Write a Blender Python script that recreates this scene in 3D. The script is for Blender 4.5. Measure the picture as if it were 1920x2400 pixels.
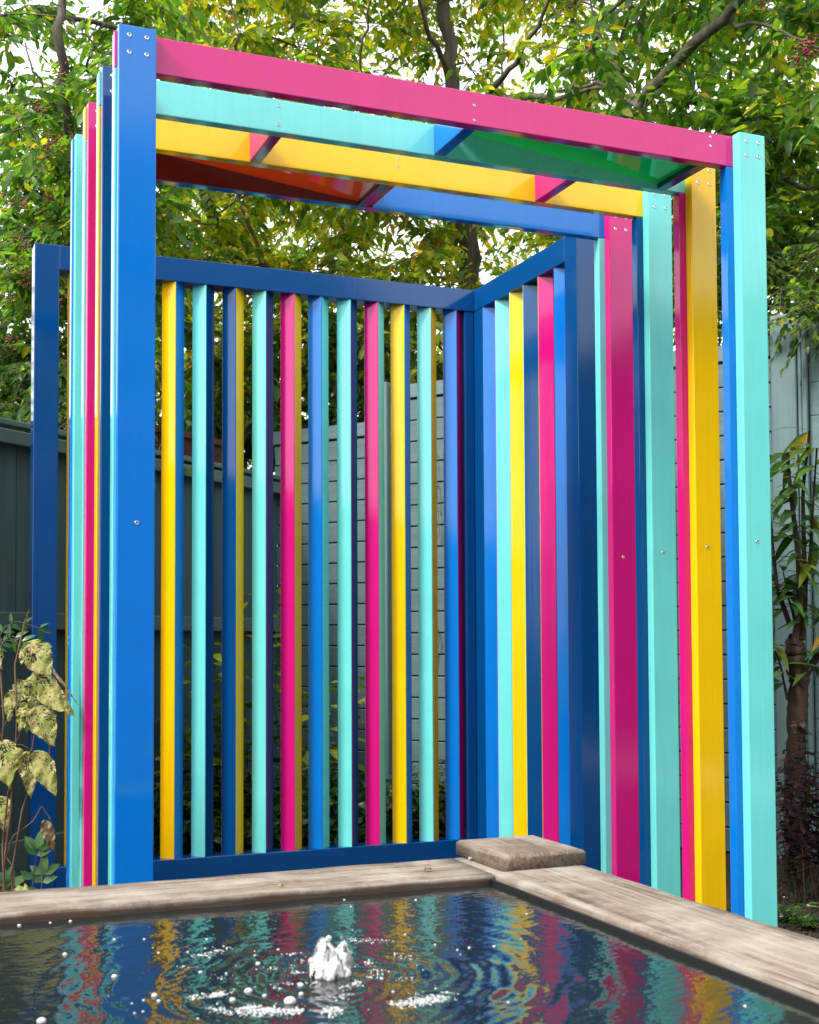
import bpy, bmesh, math, random
import numpy as np
from mathutils import Vector, Matrix

for o in list(bpy.data.objects): bpy.data.objects.remove(o)
S = bpy.context.scene
COL = S.collection
rad = math.radians

# ------------------------------------------------------------------ camera
CAMZ = 0.96
F_PX, Y0_PX, YAW, PIT, ROL = 3041.43, 1371.57, 0.3902, 0.0434, -0.0047
_r = Vector((math.cos(YAW), -math.sin(YAW), 0))
_f = Vector((math.sin(YAW)*math.cos(PIT), math.cos(YAW)*math.cos(PIT), math.sin(PIT)))
_u = _r.cross(_f)
CR = _r*math.cos(ROL) + _u*math.sin(ROL)
CU = -_r*math.sin(ROL) + _u*math.cos(ROL)
CF = _f
cd = bpy.data.cameras.new('camera'); cam = bpy.data.objects.new('camera', cd); COL.objects.link(cam)
M = Matrix.Identity(4)
for i in range(3):
    M[i][0], M[i][1], M[i][2] = CR[i], CU[i], -CF[i]
M[2][3] = CAMZ
cam.matrix_world = M
cd.sensor_fit = 'HORIZONTAL'; cd.sensor_width = 36.0; cd.lens = F_PX/1920*36
cd.shift_y = (Y0_PX-1200)/1920
cd.clip_start = 0.05; cd.clip_end = 2000
cd.dof.use_dof = True; cd.dof.focus_distance = 3.9; cd.dof.aperture_fstop = 13.0
S.camera = cam
S.render.resolution_x, S.render.resolution_y = 819, 1024

# ------------------------------------------------------------------ sky, sun, exposure
SUN_DIR = Vector((-0.78, -0.24, 0.75)).normalized()     # towards the sun
el = math.asin(SUN_DIR.z); az = math.atan2(SUN_DIR.x, SUN_DIR.y)
wd = bpy.data.worlds.new('World'); S.world = wd; wd.use_nodes = True
nt = wd.node_tree; nt.nodes.clear()
sky = nt.nodes.new('ShaderNodeTexSky'); sky.sky_type = 'NISHITA'; sky.sun_disc = False
sky.sun_elevation = el; sky.sun_rotation = az; sky.air_density = 1.2; sky.dust_density = 4.0
mixw = nt.nodes.new('ShaderNodeMix'); mixw.data_type = 'RGBA'
mixw.inputs[0].default_value = 0.80
cloud = nt.nodes.new('ShaderNodeTexNoise'); cloud.inputs['Scale'].default_value = 2.2; cloud.inputs['Detail'].default_value = 5
crmp = nt.nodes.new('ShaderNodeValToRGB')
crmp.color_ramp.elements[0].position = 0.30; crmp.color_ramp.elements[0].color = (8.2, 8.5, 8.9, 1)
crmp.color_ramp.elements[1].position = 0.72; crmp.color_ramp.elements[1].color = (11.5, 11.5, 11.4, 1)
bg = nt.nodes.new('ShaderNodeBackground'); bg.inputs[1].default_value = 0.11
wo = nt.nodes.new('ShaderNodeOutputWorld')
tcw = nt.nodes.new('ShaderNodeTexCoord')
nt.links.new(tcw.outputs['Generated'], cloud.inputs['Vector'])
nt.links.new(cloud.outputs['Fac'], crmp.inputs[0])
nt.links.new(sky.outputs[0], mixw.inputs[6]); nt.links.new(crmp.outputs[0], mixw.inputs[7])
nt.links.new(mixw.outputs[2], bg.inputs[0]); nt.links.new(bg.outputs[0], wo.inputs[0])
sl = bpy.data.lights.new('sun', 'SUN'); sl.energy = 1.75; sl.angle = rad(14); sl.color = (1.0, 0.95, 0.87)
so = bpy.data.objects.new('sun', sl); COL.objects.link(so)
so.rotation_euler = (-SUN_DIR).to_track_quat('-Z', 'Y').to_euler(); so.location = (-4, 2, 8)
vs = S.view_settings
vs.view_transform = 'Standard'; vs.look = 'None'; vs.gamma = 1; vs.use_curve_mapping = False
vs.exposure = 1.22
try:
    S.cycles.max_bounces = 10; S.cycles.transparent_max_bounces = 12; S.cycles.transmission_bounces = 8
    S.cycles.caustics_reflective = False; S.cycles.caustics_refractive = False
    S.cycles.sample_clamp_indirect = 6
except Exception: pass

# ------------------------------------------------------------------ helpers
rng = np.random.default_rng(7)
random.seed(5)
WL = {}                                   # world location of every object (no rotations on parents)

def cp(px, py, fwd):
    """photo pixel + distance along the view axis (metres) -> world point"""
    v = CF + CR*((px-960)/F_PX) + CU*((Y0_PX-py)/F_PX)
    return Vector((0, 0, CAMZ)) + v*fwd

def link(o, parent=None, loc=(0, 0, 0)):
    COL.objects.link(o)
    loc = Vector(loc)
    WL[o.name] = loc
    if parent is not None:
        o.parent = parent
        o.location = loc - WL[parent.name]
    else:
        o.location = loc
    return o

def tag(o, label=None, cat=None, group=None, kind=None):
    if label: o['label'] = label
    if cat: o['category'] = cat
    if group: o['group'] = group
    if kind: o['kind'] = kind
    return o

def thing(name, loc, label, cat, group=None):
    o = bpy.data.objects.new(name, None); o.empty_display_size = 0.1
    link(o, None, loc)
    return tag(o, label, cat, group)

def mesh_obj(name, me, mats, parent=None, loc=(0, 0, 0)):
    o = bpy.data.objects.new(name, me)
    if mats is not None and len(me.materials) == 0:
        for m in (mats if isinstance(mats, (list, tuple)) else [mats]): me.materials.append(m)
    return link(o, parent, loc)

def box_mesh(sx, sy, sz, bev=0.0025, seg=2, name='box'):
    bm = bmesh.new()
    bmesh.ops.create_cube(bm, size=1)
    for v in bm.verts: v.co = Vector((v.co.x*sx, v.co.y*sy, v.co.z*sz))
    if bev:
        bmesh.ops.bevel(bm, geom=bm.edges[:], offset=bev, segments=seg, affect='EDGES', profile=0.5)
    me = bpy.data.meshes.new(name); bm.to_mesh(me); bm.free()
    if bev:
        for p in me.polygons: p.use_smooth = False
    return me

def box(name, x0, x1, y0, y1, z0, z1, mat, parent=None, bev=0.0025, seg=2):
    me = box_mesh(x1-x0, y1-y0, z1-z0, bev, seg, name)
    return mesh_obj(name, me, mat, parent, ((x0+x1)/2, (y0+y1)/2, (z0+z1)/2))

def np_mesh(name, V, faces_flat, loop_tot, smooth=True):
    me = bpy.data.meshes.new(name)
    V = np.asarray(V, np.float32); faces_flat = np.asarray(faces_flat, np.int32); loop_tot = np.asarray(loop_tot, np.int32)
    me.vertices.add(len(V)); me.vertices.foreach_set('co', V.ravel())
    me.loops.add(len(faces_flat)); me.loops.foreach_set('vertex_index', faces_flat)
    me.polygons.add(len(loop_tot))
    st = np.concatenate([[0], np.cumsum(loop_tot)[:-1]]).astype(np.int32)
    me.polygons.foreach_set('loop_start', st)
    me.polygons.foreach_set('loop_total', loop_tot)
    me.polygons.foreach_set('use_smooth', np.full(len(loop_tot), smooth))
    me.update(calc_edges=True)
    return me

class Tubes:
    """collects tapered tubes into one mesh"""
    def __init__(s): s.V = []; s.F = []; s.T = []; s.n = 0
    def add(s, pts, radii, sides=6, caps=True):
        pts = np.asarray(pts, float); k = len(pts)
        d = np.gradient(pts, axis=0); d /= (np.linalg.norm(d, axis=1, keepdims=True)+1e-9)
        ref = np.array([0, 0, 1.0]) if abs(d[0][2]) < 0.9 else np.array([1.0, 0, 0])
        a = np.cross(d, ref); a /= (np.linalg.norm(a, axis=1, keepdims=True)+1e-9)
        b = np.cross(d, a)
        th = np.arange(sides)*2*np.pi/sides
        ring = pts[:, None, :] + np.asarray(radii)[:, None, None]*(a[:, None, :]*np.cos(th)[None, :, None] + b[:, None, :]*np.sin(th)[None, :, None])
        s.V.append(ring.reshape(-1, 3))
        for i in range(k-1):
            for j in range(sides):
                j2 = (j+1) % sides
                s.F += [s.n+i*sides+j, s.n+i*sides+j2, s.n+(i+1)*sides+j2, s.n+(i+1)*sides+j]; s.T.append(4)
        if caps:
            s.F += [s.n+j for j in range(sides)]; s.T.append(sides)
            s.F += [s.n+(k-1)*sides+j for j in reversed(range(sides))]; s.T.append(sides)
        s.n += k*sides
    def mesh(s, name, origin=(0, 0, 0)):
        return np_mesh(name, np.concatenate(s.V)-np.array(origin), s.F, s.T)

# ------------------------------------------------------------------ materials
def new_mat(name):
    m = bpy.data.materials.new(name); m.use_nodes = True
    n = m.node_tree; b = n.nodes['Principled BSDF']
    return m, n, b

def N(n, t, **kw):
    x = n.nodes.new(t)
    for k, v in kw.items():
        if k in x.inputs: x.inputs[k].default_value = v
        else: setattr(x, k, v)
    return x

def ramp(n, stops):
    r = n.nodes.new('ShaderNodeValToRGB'); e = r.color_ramp.elements
    while len(e) < len(stops): e.new(0.5)
    for i, (p, c) in enumerate(stops):
        e[i].position = p; e[i].color = (*c, 1) if len(c) == 3 else c
    return r

def paint(name, col, rough=0.085):
    """gloss paint brushed on planed timber: orange peel, faint grain showing through, dust specks"""
    m, n, b = new_mat(name)
    L = n.links.new
    tc = N(n, 'ShaderNodeNewGeometry')
    mp = N(n, 'ShaderNodeMapping'); mp.inputs['Scale'].default_value = (95, 95, 3.0)
    L(tc.outputs['Position'], mp.inputs[0])
    grain = N(n, 'ShaderNodeTexNoise', Scale=1.0, Detail=4.0); L(mp.outputs[0], grain.inputs['Vector'])
    peel = N(n, 'ShaderNodeTexNoise', Scale=420.0, Detail=2.0); L(tc.outputs['Position'], peel.inputs['Vector'])
    big = N(n, 'ShaderNodeTexNoise', Scale=7.0, Detail=4.0); L(tc.outputs['Position'], big.inputs['Vector'])
    hsv = N(n, 'ShaderNodeHueSaturation', Color=(*col, 1))
    mr = N(n, 'ShaderNodeMapRange'); mr.inputs[1].default_value = 0.3; mr.inputs[2].default_value = 0.7
    mr.inputs[3].default_value = 0.93; mr.inputs[4].default_value = 1.06
    gm = N(n, 'ShaderNodeMix', data_type='FLOAT'); gm.inputs[0].default_value = 0.45; L(big.outputs['Fac'], gm.inputs[2]); L(grain.outputs['Fac'], gm.inputs[3])
    L(gm.outputs[0], mr.inputs[0]); L(mr.outputs[0], hsv.inputs['Value'])
    # specks of dirt, a little dust
    vor = N(n, 'ShaderNodeTexVoronoi', Scale=55.0); L(tc.outputs['Position'], vor.inputs['Vector'])
    lt = N(n, 'ShaderNodeMath', operation='LESS_THAN'); lt.inputs[1].default_value = 0.045
    L(vor.outputs['Distance'], lt.inputs[0])
    sel = N(n, 'ShaderNodeTexNoise', Scale=9.0); L(tc.outputs['Position'], sel.inputs['Vector'])
    spz = N(n, 'ShaderNodeSeparateXYZ'); L(tc.outputs['Position'], spz.inputs[0])
    zt = N(n, 'ShaderNodeMapRange'); zt.inputs[1].default_value = 0.08; zt.inputs[2].default_value = 0.40; zt.inputs[3].default_value = 0.40; zt.inputs[4].default_value = 0.60   # rain splash near the ground
    L(spz.outputs[2], zt.inputs[0])
    gt = N(n, 'ShaderNodeMath', operation='GREATER_THAN'); L(zt.outputs[0], gt.inputs[1])
    L(sel.outputs['Fac'], gt.inputs[0])
    mu = N(n, 'ShaderNodeMath', operation='MULTIPLY'); L(lt.outputs[0], mu.inputs[0]); L(gt.outputs[0], mu.inputs[1])
    mu2 = N(n, 'ShaderNodeMath', operation='MULTIPLY'); mu2.inputs[1].default_value = 0.55; L(mu.outputs[0], mu2.inputs[0])
    mx = N(n, 'ShaderNodeMix', data_type='RGBA'); mx.inputs[7].default_value = (0.05, 0.045, 0.03, 1)
    L(mu2.outputs[0], mx.inputs[0]); L(hsv.outputs[0], mx.inputs[6]); L(mx.outputs[2], b.inputs['Base Color'])
    rr = N(n, 'ShaderNodeMapRange'); rr.inputs[3].default_value = rough*0.8; rr.inputs[4].default_value = rough*1.35
    L(big.outputs['Fac'], rr.inputs[0]); L(rr.outputs[0], b.inputs['Roughness'])
    b1 = N(n, 'ShaderNodeBump', Strength=0.07, Distance=0.002); L(grain.outputs['Fac'], b1.inputs['Height'])
    b2 = N(n, 'ShaderNodeBump', Strength=0.06, Distance=0.0006); L(peel.outputs['Fac'], b2.inputs['Height']); L(b1.outputs[0], b2.inputs['Normal'])
    L(b2.outputs[0], b.inputs['Normal'])
    return m

AQUA = paint('aqua_gloss_paint', (0.160, 0.69, 0.665))
BLUE = paint('bright_blue_gloss_paint', (0.002, 0.165, 0.60))
NAVY = paint('deep_blue_gloss_paint', (0.001, 0.058, 0.215))
PINK = paint('magenta_gloss_paint', (0.60, 0.007, 0.190))
YELL = paint('yellow_gloss_paint', (0.90, 0.54, 0.002))
BLOCKPINK = PINK
PC = {'a': AQUA, 'b': BLUE, 'n': NAVY, 'p': PINK, 'y': YELL}

def simple(name, col, rough=0.6, metal=0.0, noise=None, bump=0.0, bscale=60, spec=None):
    m, n, b = new_mat(name); L = n.links.new
    b.inputs['Base Color'].default_value = (*col, 1); b.inputs['Roughness'].default_value = rough
    b.inputs['Metallic'].default_value = metal
    if spec is not None: b.inputs['Specular IOR Level'].default_value = spec
    if noise:
        sc, c2 = noise
        g = N(n, 'ShaderNodeNewGeometry'); t = N(n, 'ShaderNodeTexNoise', Scale=sc, Detail=6.0); L(g.outputs['Position'], t.inputs['Vector'])
        r = ramp(n, [(0.35, col), (0.65, c2)]); L(t.outputs['Fac'], r.inputs[0]); L(r.outputs[0], b.inputs['Base Color'])
    if bump:
        g = N(n, 'ShaderNodeNewGeometry'); t = N(n, 'ShaderNodeTexNoise', Scale=bscale, Detail=6.0); L(g.outputs['Position'], t.inputs['Vector'])
        bp = N(n, 'ShaderNodeBump', Strength=bump, Distance=0.01); L(t.outputs['Fac'], bp.inputs['Height']); L(bp.outputs[0], b.inputs['Normal'])
    return m

STEEL = simple('zinc_screw', (0.55, 0.56, 0.58), 0.38, 0.9)
DARK = simple('dark_recess', (0.02, 0.02, 0.02), 0.8)

def acrylic(name, col):
    m, n, b = new_mat(name)
    b.inputs['Base Color'].default_value = (*col, 1); b.inputs['Roughness'].default_value = 0.02
    b.inputs['Transmission Weight'].default_value = 1.0; b.inputs['IOR'].default_value = 1.49
    L = n.links.new
    # coloured light goes through the sheet (a thin tinted pane, no caustics needed)
    tr = N(n, 'ShaderNodeBsdfTransparent'); tr.inputs[0].default_value = (*col, 1)
    gl = N(n, 'ShaderNodeBsdfGlossy'); gl.inputs['Roughness'].default_value = 0.03
    fr = N(n, 'ShaderNodeFresnel'); fr.inputs['IOR'].default_value = 1.52
    tl = N(n, 'ShaderNodeBsdfTranslucent'); tl.inputs[0].default_value = (*[min(1, x*1.2) for x in col], 1)
    m0 = N(n, 'ShaderNodeMixShader'); m0.inputs[0].default_value = 0.38; L(tr.outputs[0], m0.inputs[1]); L(tl.outputs[0], m0.inputs[2])
    ms = N(n, 'ShaderNodeMixShader'); L(fr.outputs[0], ms.inputs[0]); L(m0.outputs[0], ms.inputs[1]); L(gl.outputs[0], ms.inputs[2])
    L(ms.outputs[0], n.nodes['Material Output'].inputs[0])
    n.nodes.remove(b)
    return m
GREEN_AC = acrylic('green_acrylic', (0.03, 0.62, 0.22))
ORANGE_AC = acrylic('orange_acrylic', (0.80, 0.22, 0.022))

def timber(name, axis, stops, gscale=1.0, bump=0.5, rough=0.85, stain=None, specks=0.20, cracks=False):
    """weathered timber, grain running along the given axis (object coordinates)"""
    m, n, b = new_mat(name); L = n.links.new
    tc = N(n, 'ShaderNodeTexCoord'); oi = N(n, 'ShaderNodeObjectInfo')
    ad = N(n, 'ShaderNodeVectorMath', operation='ADD')
    cmb = N(n, 'ShaderNodeCombineXYZ')
    mlt = N(n, 'ShaderNodeMath', operation='MULTIPLY'); mlt.inputs[1].default_value = 37.0
    L(oi.outputs['Random'], mlt.inputs[0])
    for k in range(3): L(mlt.outputs[0], cmb.inputs[k])
    L(tc.outputs['Object'], ad.inputs[0]); L(cmb.outputs[0], ad.inputs[1])
    sc = [70*gscale]*3; sc[axis] = 2.2*gscale
    mp = N(n, 'ShaderNodeMapping'); mp.inputs['Scale'].default_value = sc; L(ad.outputs[0], mp.inputs[0])
    g1 = N(n, 'ShaderNodeTexNoise', Scale=1.0, Detail=7.0, Roughness=0.65, Distortion=0.6); L(mp.outputs[0], g1.inputs['Vector'])
    sc2 = [14*gscale]*3; sc2[axis] = 1.2*gscale
    mp2 = N(n, 'ShaderNodeMapping'); mp2.inputs['Scale'].default_value = sc2; L(ad.outputs[0], mp2.inputs[0])
    g2 = N(n, 'ShaderNodeTexNoise', Scale=1.0, Detail=5.0, Roughness=0.6, Distortion=0.4); L(mp2.outputs[0], g2.inputs['Vector'])
    mxf = N(n, 'ShaderNodeMix', data_type='FLOAT'); mxf.inputs[0].default_value = 0.5
    L(g1.outputs['Fac'], mxf.inputs[2]); L(g2.outputs['Fac'], mxf.inputs[3])
    r = ramp(n, stops); L(mxf.outputs[0], r.inputs[0])
    last = r.outputs[0]
    fine = N(n, 'ShaderNodeTexNoise', Scale=260.0*gscale, Detail=4.0); L(ad.outputs[0], fine.inputs['Vector'])
    rl = ramp(n, [(0.60, (0, 0, 0)), (0.70, (1, 1, 1))]); L(fine.outputs['Fac'], rl.inputs[0])
    mxl = N(n, 'ShaderNodeMix', data_type='RGBA'); mxl.inputs[7].default_value = (0.60, 0.58, 0.55, 1)
    m5 = N(n, 'ShaderNodeMath', operation='MULTIPLY'); m5.inputs[1].default_value = specks; L(rl.outputs[0], m5.inputs[0])
    L(m5.outputs[0], mxl.inputs[0]); L(last, mxl.inputs[6]); last = mxl.outputs[2]
    if cracks:     # drying checks along the grain, silvery bleached patches
        sc3 = [230*gscale]*3; sc3[axis] = 3.0*gscale
        mp3 = N(n, 'ShaderNodeMapping'); mp3.inputs['Scale'].default_value = sc3; L(ad.outputs[0], mp3.inputs[0])
        g3 = N(n, 'ShaderNodeTexNoise', Scale=0.55, Detail=3.0, Roughness=0.5); L(mp3.outputs[0], g3.inputs['Vector'])
        rc = ramp(n, [(0.31, (1, 1, 1)), (0.37, (0, 0, 0))]); L(g3.outputs['Fac'], rc.inputs[0])
        mxc = N(n, 'ShaderNodeMix', data_type='RGBA'); mxc.inputs[7].default_value = (0.03, 0.022, 0.016, 1)
        mc = N(n, 'ShaderNodeMath', operation='MULTIPLY'); mc.inputs[1].default_value = 0.8; L(rc.outputs[0], mc.inputs[0])
        L(mc.outputs[0], mxc.inputs[0]); L(last, mxc.inputs[6])
        pt_ = N(n, 'ShaderNodeTexNoise', Scale=9.0, Detail=8.0, Roughness=0.7); L(ad.outputs[0], pt_.inputs['Vector'])
        rp = ramp(n, [(0.46, (0, 0, 0)), (0.66, (1, 1, 1))]); L(pt_.outputs['Fac'], rp.inputs[0])
        mp_ = N(n, 'ShaderNodeMath', operation='MULTIPLY'); mp_.inputs[1].default_value = 0.5; L(rp.outputs[0], mp_.inputs[0])
        mxp = N(n, 'ShaderNodeMix', data_type='RGBA'); mxp.inputs[7].default_value = (0.44, 0.405, 0.36, 1)
        L(mp_.outputs[0], mxp.inputs[0]); L(mxc.outputs[2], mxp.inputs[6]); last = mxp.outputs[2]
    if stain:      # damp, algae-brown wood where the water laps the inner lower edge (object z below a wandering line)
        zline, colr = stain
        sp = N(n, 'ShaderNodeSeparateXYZ'); L(tc.outputs['Object'], sp.inputs[0])
        wn = N(n, 'ShaderNodeTexNoise', Scale=14.0, Detail=6.0); L(ad.outputs[0], wn.inputs['Vector'])
        w2 = N(n, 'ShaderNodeMath', operation='MULTIPLY_ADD'); w2.inputs[1].default_value = 0.016; w2.inputs[2].default_value = zline-0.008
        L(wn.outputs['Fac'], w2.inputs[0])
        df = N(n, 'ShaderNodeMath', operation='SUBTRACT'); L(w2.outputs[0], df.inputs[0]); L(sp.outputs[2], df.inputs[1])
        mr = N(n, 'ShaderNodeMapRange'); mr.inputs[1].default_value = -0.003; mr.inputs[2].default_value = 0.004
        mr.inputs[4].default_value = 0.88
        L(df.outputs[0], mr.inputs[0])
        mxs = N(n, 'ShaderNodeMix', data_type='RGBA'); L(mr.outputs[0], mxs.inputs[0]); L(last, mxs.inputs[6]); mxs.inputs[7].default_value = (*colr, 1)
        last = mxs.outputs[2]
    L(last, b.inputs['Base Color']); b.inputs['Roughness'].default_value = rough
    b.inputs['Specular IOR Level'].default_value = 0.3
    bp = N(n, 'ShaderNodeBump', Strength=bump, Distance=0.004); L(mxf.outputs[0], bp.inputs['Height'])
    bp2 = N(n, 'ShaderNodeBump', Strength=bump*0.7, Distance=0.0015); L(fine.outputs['Fac'], bp2.inputs['Height']); L(bp.outputs[0], bp2.inputs['Normal'])
    L(bp2.outputs[0], b.inputs['Normal'])
    return m
WSTOPS = [(0.33, (0.040, 0.025, 0.016)), (0.42, (0.115, 0.083, 0.060)), (0.50, (0.205, 0.166, 0.132)), (0.60, (0.285, 0.244, 0.205)), (0.76, (0.39, 0.350, 0.305))]
RIMX = timber('weathered_timber_x', 0, WSTOPS, 1.7, 0.8, stain=(0.0095, (0.050, 0.028, 0.019)), specks=0.4, cracks=True)
RIMY = timber('weathered_timber_y', 1, WSTOPS, 1.7, 0.8, specks=0.4, cracks=True)
CAPM = timber('weathered_timber_cap', 1, [(0.33, (0.035, 0.025, 0.018)), (0.44, (0.105, 0.075, 0.055)), (0.56, (0.195, 0.155, 0.125)), (0.78, (0.31, 0.27, 0.232))], 1.9, 0.9, specks=0.4, cracks=True)
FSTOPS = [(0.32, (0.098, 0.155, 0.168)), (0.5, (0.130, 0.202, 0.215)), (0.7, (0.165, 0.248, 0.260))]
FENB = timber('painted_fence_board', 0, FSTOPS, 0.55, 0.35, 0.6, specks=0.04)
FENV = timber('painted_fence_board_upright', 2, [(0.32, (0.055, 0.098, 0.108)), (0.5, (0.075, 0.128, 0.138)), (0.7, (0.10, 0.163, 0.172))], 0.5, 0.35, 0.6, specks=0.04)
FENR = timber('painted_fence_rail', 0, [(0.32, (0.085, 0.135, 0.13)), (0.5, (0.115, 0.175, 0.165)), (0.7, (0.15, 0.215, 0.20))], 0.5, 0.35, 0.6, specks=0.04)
FENP = timber('painted_fence_post', 2, FSTOPS, 0.55, 0.35, 0.6, specks=0.04)
BARK = timber('bark', 2, [(0.32, (0.035, 0.028, 0.02)), (0.5, (0.10, 0.085, 0.065)), (0.7, (0.21, 0.19, 0.155))], 0.35, 1.0, 0.9, specks=0.04)
TWIG = simple('twig_bark', (0.07, 0.055, 0.04), 0.85, noise=(9, (0.16, 0.14, 0.11)))
BROWNB = timber('brown_bark', 2, [(0.36, (0.012, 0.007, 0.005)), (0.5, (0.045, 0.027, 0.017)), (0.66, (0.11, 0.07, 0.045))], 0.8, 1.0, 0.9, specks=0.04)
SOIL = simple('soil', (0.010, 0.008, 0.006), 0.95, noise=(38, (0.045, 0.034, 0.025)), bump=1.0, bscale=45)

def leaf_mat(name, trans=0.55, rough=0.38, boost=(2.9, 2.5, 0.8)):
    """leaf: colour from the per-leaf attribute, light passes through it"""
    m, n, b = new_mat(name); L = n.links.new
    at = N(n, 'ShaderNodeAttribute'); at.attribute_name = 'tint'
    g = N(n, 'ShaderNodeNewGeometry')
    ns = N(n, 'ShaderNodeTexNoise', Scale=45.0, Detail=3.0); L(g.outputs['Position'], ns.inputs['Vector'])
    mr = N(n, 'ShaderNodeMapRange'); mr.inputs[1].default_value = 0.3; mr.inputs[2].default_value = 0.7; mr.inputs[3].default_value = 0.8; mr.inputs[4].default_value = 1.2
    L(ns.outputs['Fac'], mr.inputs[0])
    hs = N(n, 'ShaderNodeHueSaturation'); L(at.outputs['Color'], hs.inputs['Color']); L(mr.outputs[0], hs.inputs['Value'])
    L(hs.outputs[0], b.inputs['Base Color']); b.inputs['Roughness'].default_value = rough
    b.inputs['Specular IOR Level'].default_value = 0.45
    vm = N(n, 'ShaderNodeVectorMath', operation='MULTIPLY'); vm.inputs[1].default_value = boost; L(hs.outputs[0], vm.inputs[0])
    tr = N(n, 'ShaderNodeBsdfTranslucent'); L(vm.outputs[0], tr.inputs[0])
    ms = N(n, 'ShaderNodeMixShader'); ms.inputs[0].default_value = trans
    L(b.outputs[0], ms.inputs[1]); L(tr.outputs[0], ms.inputs[2]); L(ms.outputs[0], n.nodes['Material Output'].inputs[0])
    return m
LEAF = leaf_mat('tree_leaf')
GLOSSLEAF = leaf_mat('glossy_leaf', 0.3, 0.25, (1.6, 1.5, 0.8))

# ================================================================== SETTING
g = 400.0
bm = bmesh.new()
bmesh.ops.create_grid(bm, x_segments=80, y_segments=80, size=g)
for v in bm.verts:
    d = math.hypot(v.co.x, v.co.y)
    v.co.z = 0.0
me = bpy.data.meshes.new('ground'); bm.to_mesh(me); bm.free()
tag(mesh_obj('ground', me, SOIL), kind='structure')
# lawn behind the photographer and round the pond (a sheet a few mm above the soil)
LAWN = simple('lawn', (0.030, 0.065, 0.012), 0.95, noise=(30, (0.065, 0.115, 0.025)), bump=1.0, bscale=220)
me = np_mesh('lawn', [(-60, -80, 0), (60, -80, 0), (60, -0.4, 0), (-60, -0.4, 0)], [0, 1, 2, 3], [4], False)
tag(mesh_obj('lawn', me, LAWN, None, (0, 0, 0.004)), kind='structure')
PAVE = simple('pale_paving', (0.30, 0.285, 0.26), 0.85, noise=(8, (0.38, 0.36, 0.33)), bump=0.4, bscale=60)
me = np_mesh('patio', [(-6, -3.4, 0), (6, -3.4, 0), (6, 0.05, 0), (-6, 0.05, 0)], [0, 1, 2, 3], [4], False)
tag(mesh_obj('patio', me, PAVE, None, (0, 0, 0.008)), kind='structure')

# ================================================================== PERGOLA
TK = 0.035
FY = [3.2+0.252*i for i in range(4)]
XL0, XL1, XR0, XR1 = 0.5414, 0.6352, 2.4048, 2.4992
BL0, BL1, BR0, BR1 = 0.5366, 0.6306, 2.382, 2.476
ZT, ZB = 2.5015, 2.4045
perg = thing('garden_pergola', (1.52, 3.6, 0), 'multicoloured gloss-painted timber pergola of four portal frames with tinted roof panels', 'pergola')

def screw_mesh(r, dark=False):
    bm = bmesh.new()
    # countersunk screw head seen end on: flat ring, dished centre recess; axis along -Y
    prof = [(0, 0.0002), (r*0.30, 0.0002), (r*0.34, -0.0010), (r*0.85, -0.0014), (r, -0.0004), (r, 0.002)]
    k = 16; rings = []
    for (rr, y) in prof:
        if rr == 0: rings.append([bm.verts.new((0, y, 0))])
        else: rings.append([bm.verts.new((rr*math.cos(2*math.pi*j/k), y, rr*math.sin(2*math.pi*j/k))) for j in range(k)])
    for a in range(len(prof)-1):
        A, B = rings[a], rings[a+1]
        for j in range(k):
            if len(A) == 1: f = bm.faces.new((A[0], B[j], B[(j+1) % k]))
            else: f = bm.faces.new((A[j], B[j], B[(j+1) % k], A[(j+1) % k]))
            f.material_index = 1 if a == 0 else 0
    bmesh.ops.recalc_face_normals(bm, faces=bm.faces[:])
    me = bpy.data.meshes.new('screw'); bm.to_mesh(me); bm.free()
    me.materials.append(STEEL); me.materials.append(DARK)
    return me
SCREW = screw_mesh(0.0058)
SCREWS = screw_mesh(0.0042)
def screw(x, y, z, parent, small=False):
    mesh_obj('screw', SCREWS if small else SCREW, None, parent, (x, y, z))

fl = ['b', 'n', 'p', 'a']; fr_ = ['a', 'y', 'a', 'p']; bl = ['a', 'y', 'a', 'b']; br = ['b', 'p', 'n', 'a']; bc = ['p', 'a', 'y', 'b']
CN = {'b': 'bright blue', 'n': 'navy blue', 'p': 'magenta pink', 'a': 'aqua', 'y': 'yellow'}
for i, y in enumerate(FY):
    for side, (x0, x1, c) in enumerate(((XL0, XL1, fl[i]), (XR0, XR1, fr_[i]))):
        p = box('post', x0, x1, y, y+TK, 0.0, ZT, PC[c], perg); p['label'] = CN[c]+' front post of a portal frame'
        for sx in (0.026, 0.0695):
            for sz in (2.4765, 2.433): screw(x0+sx, y, sz, p)
        screw(x0+(0.050 if side == 0 else 0.0425), y, 1.2555, p)
    for (x0, x1, c) in ((BL0, BL1, bl[i]), (BR0, BR1, br[i])):
        p = box('backing_post', x0, x1, y+TK+0.0004, y+2*TK, 0.0, ZB-0.0005, PC[c], perg); p['label'] = CN[c]+' backing post under a beam end'
    b_ = box('beam', BL0, 2.488, y+TK+0.0004, y+2*TK, ZB, ZT-0.002, PC[bc[i]], perg); b_['label'] = CN[bc[i]]+' roof beam'
    yb = y+TK+0.0004
    sc = {0: [(1.534, 2.4615), (1.534, 2.419), (2.326, 2.487), (2.326, 2.459)], 1: [(1.038, 2.4816), (1.038, 2.4262), (2.002, 2.4716), (2.002, 2.4242)],
          2: [(1.505, 2.4814), (1.505, 2.4582)], 3: []}[i]
    for (sx, sz) in sc: screw(sx, yb, sz, b_, True)
def block(i, x, c):
    p = box('cross_block', x, x+0.036, FY[i]+2*TK, FY[i+1]+TK+0.0006, ZB+0.0015, ZT-0.004, PC[c], perg); p['label'] = CN[c]+' cross block between two beams'
block(0, 1.519, 'b'); block(0, 2.300, 'n')
block(1, 1.024, 'p'); block(1, 1.991, 'p')
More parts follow.
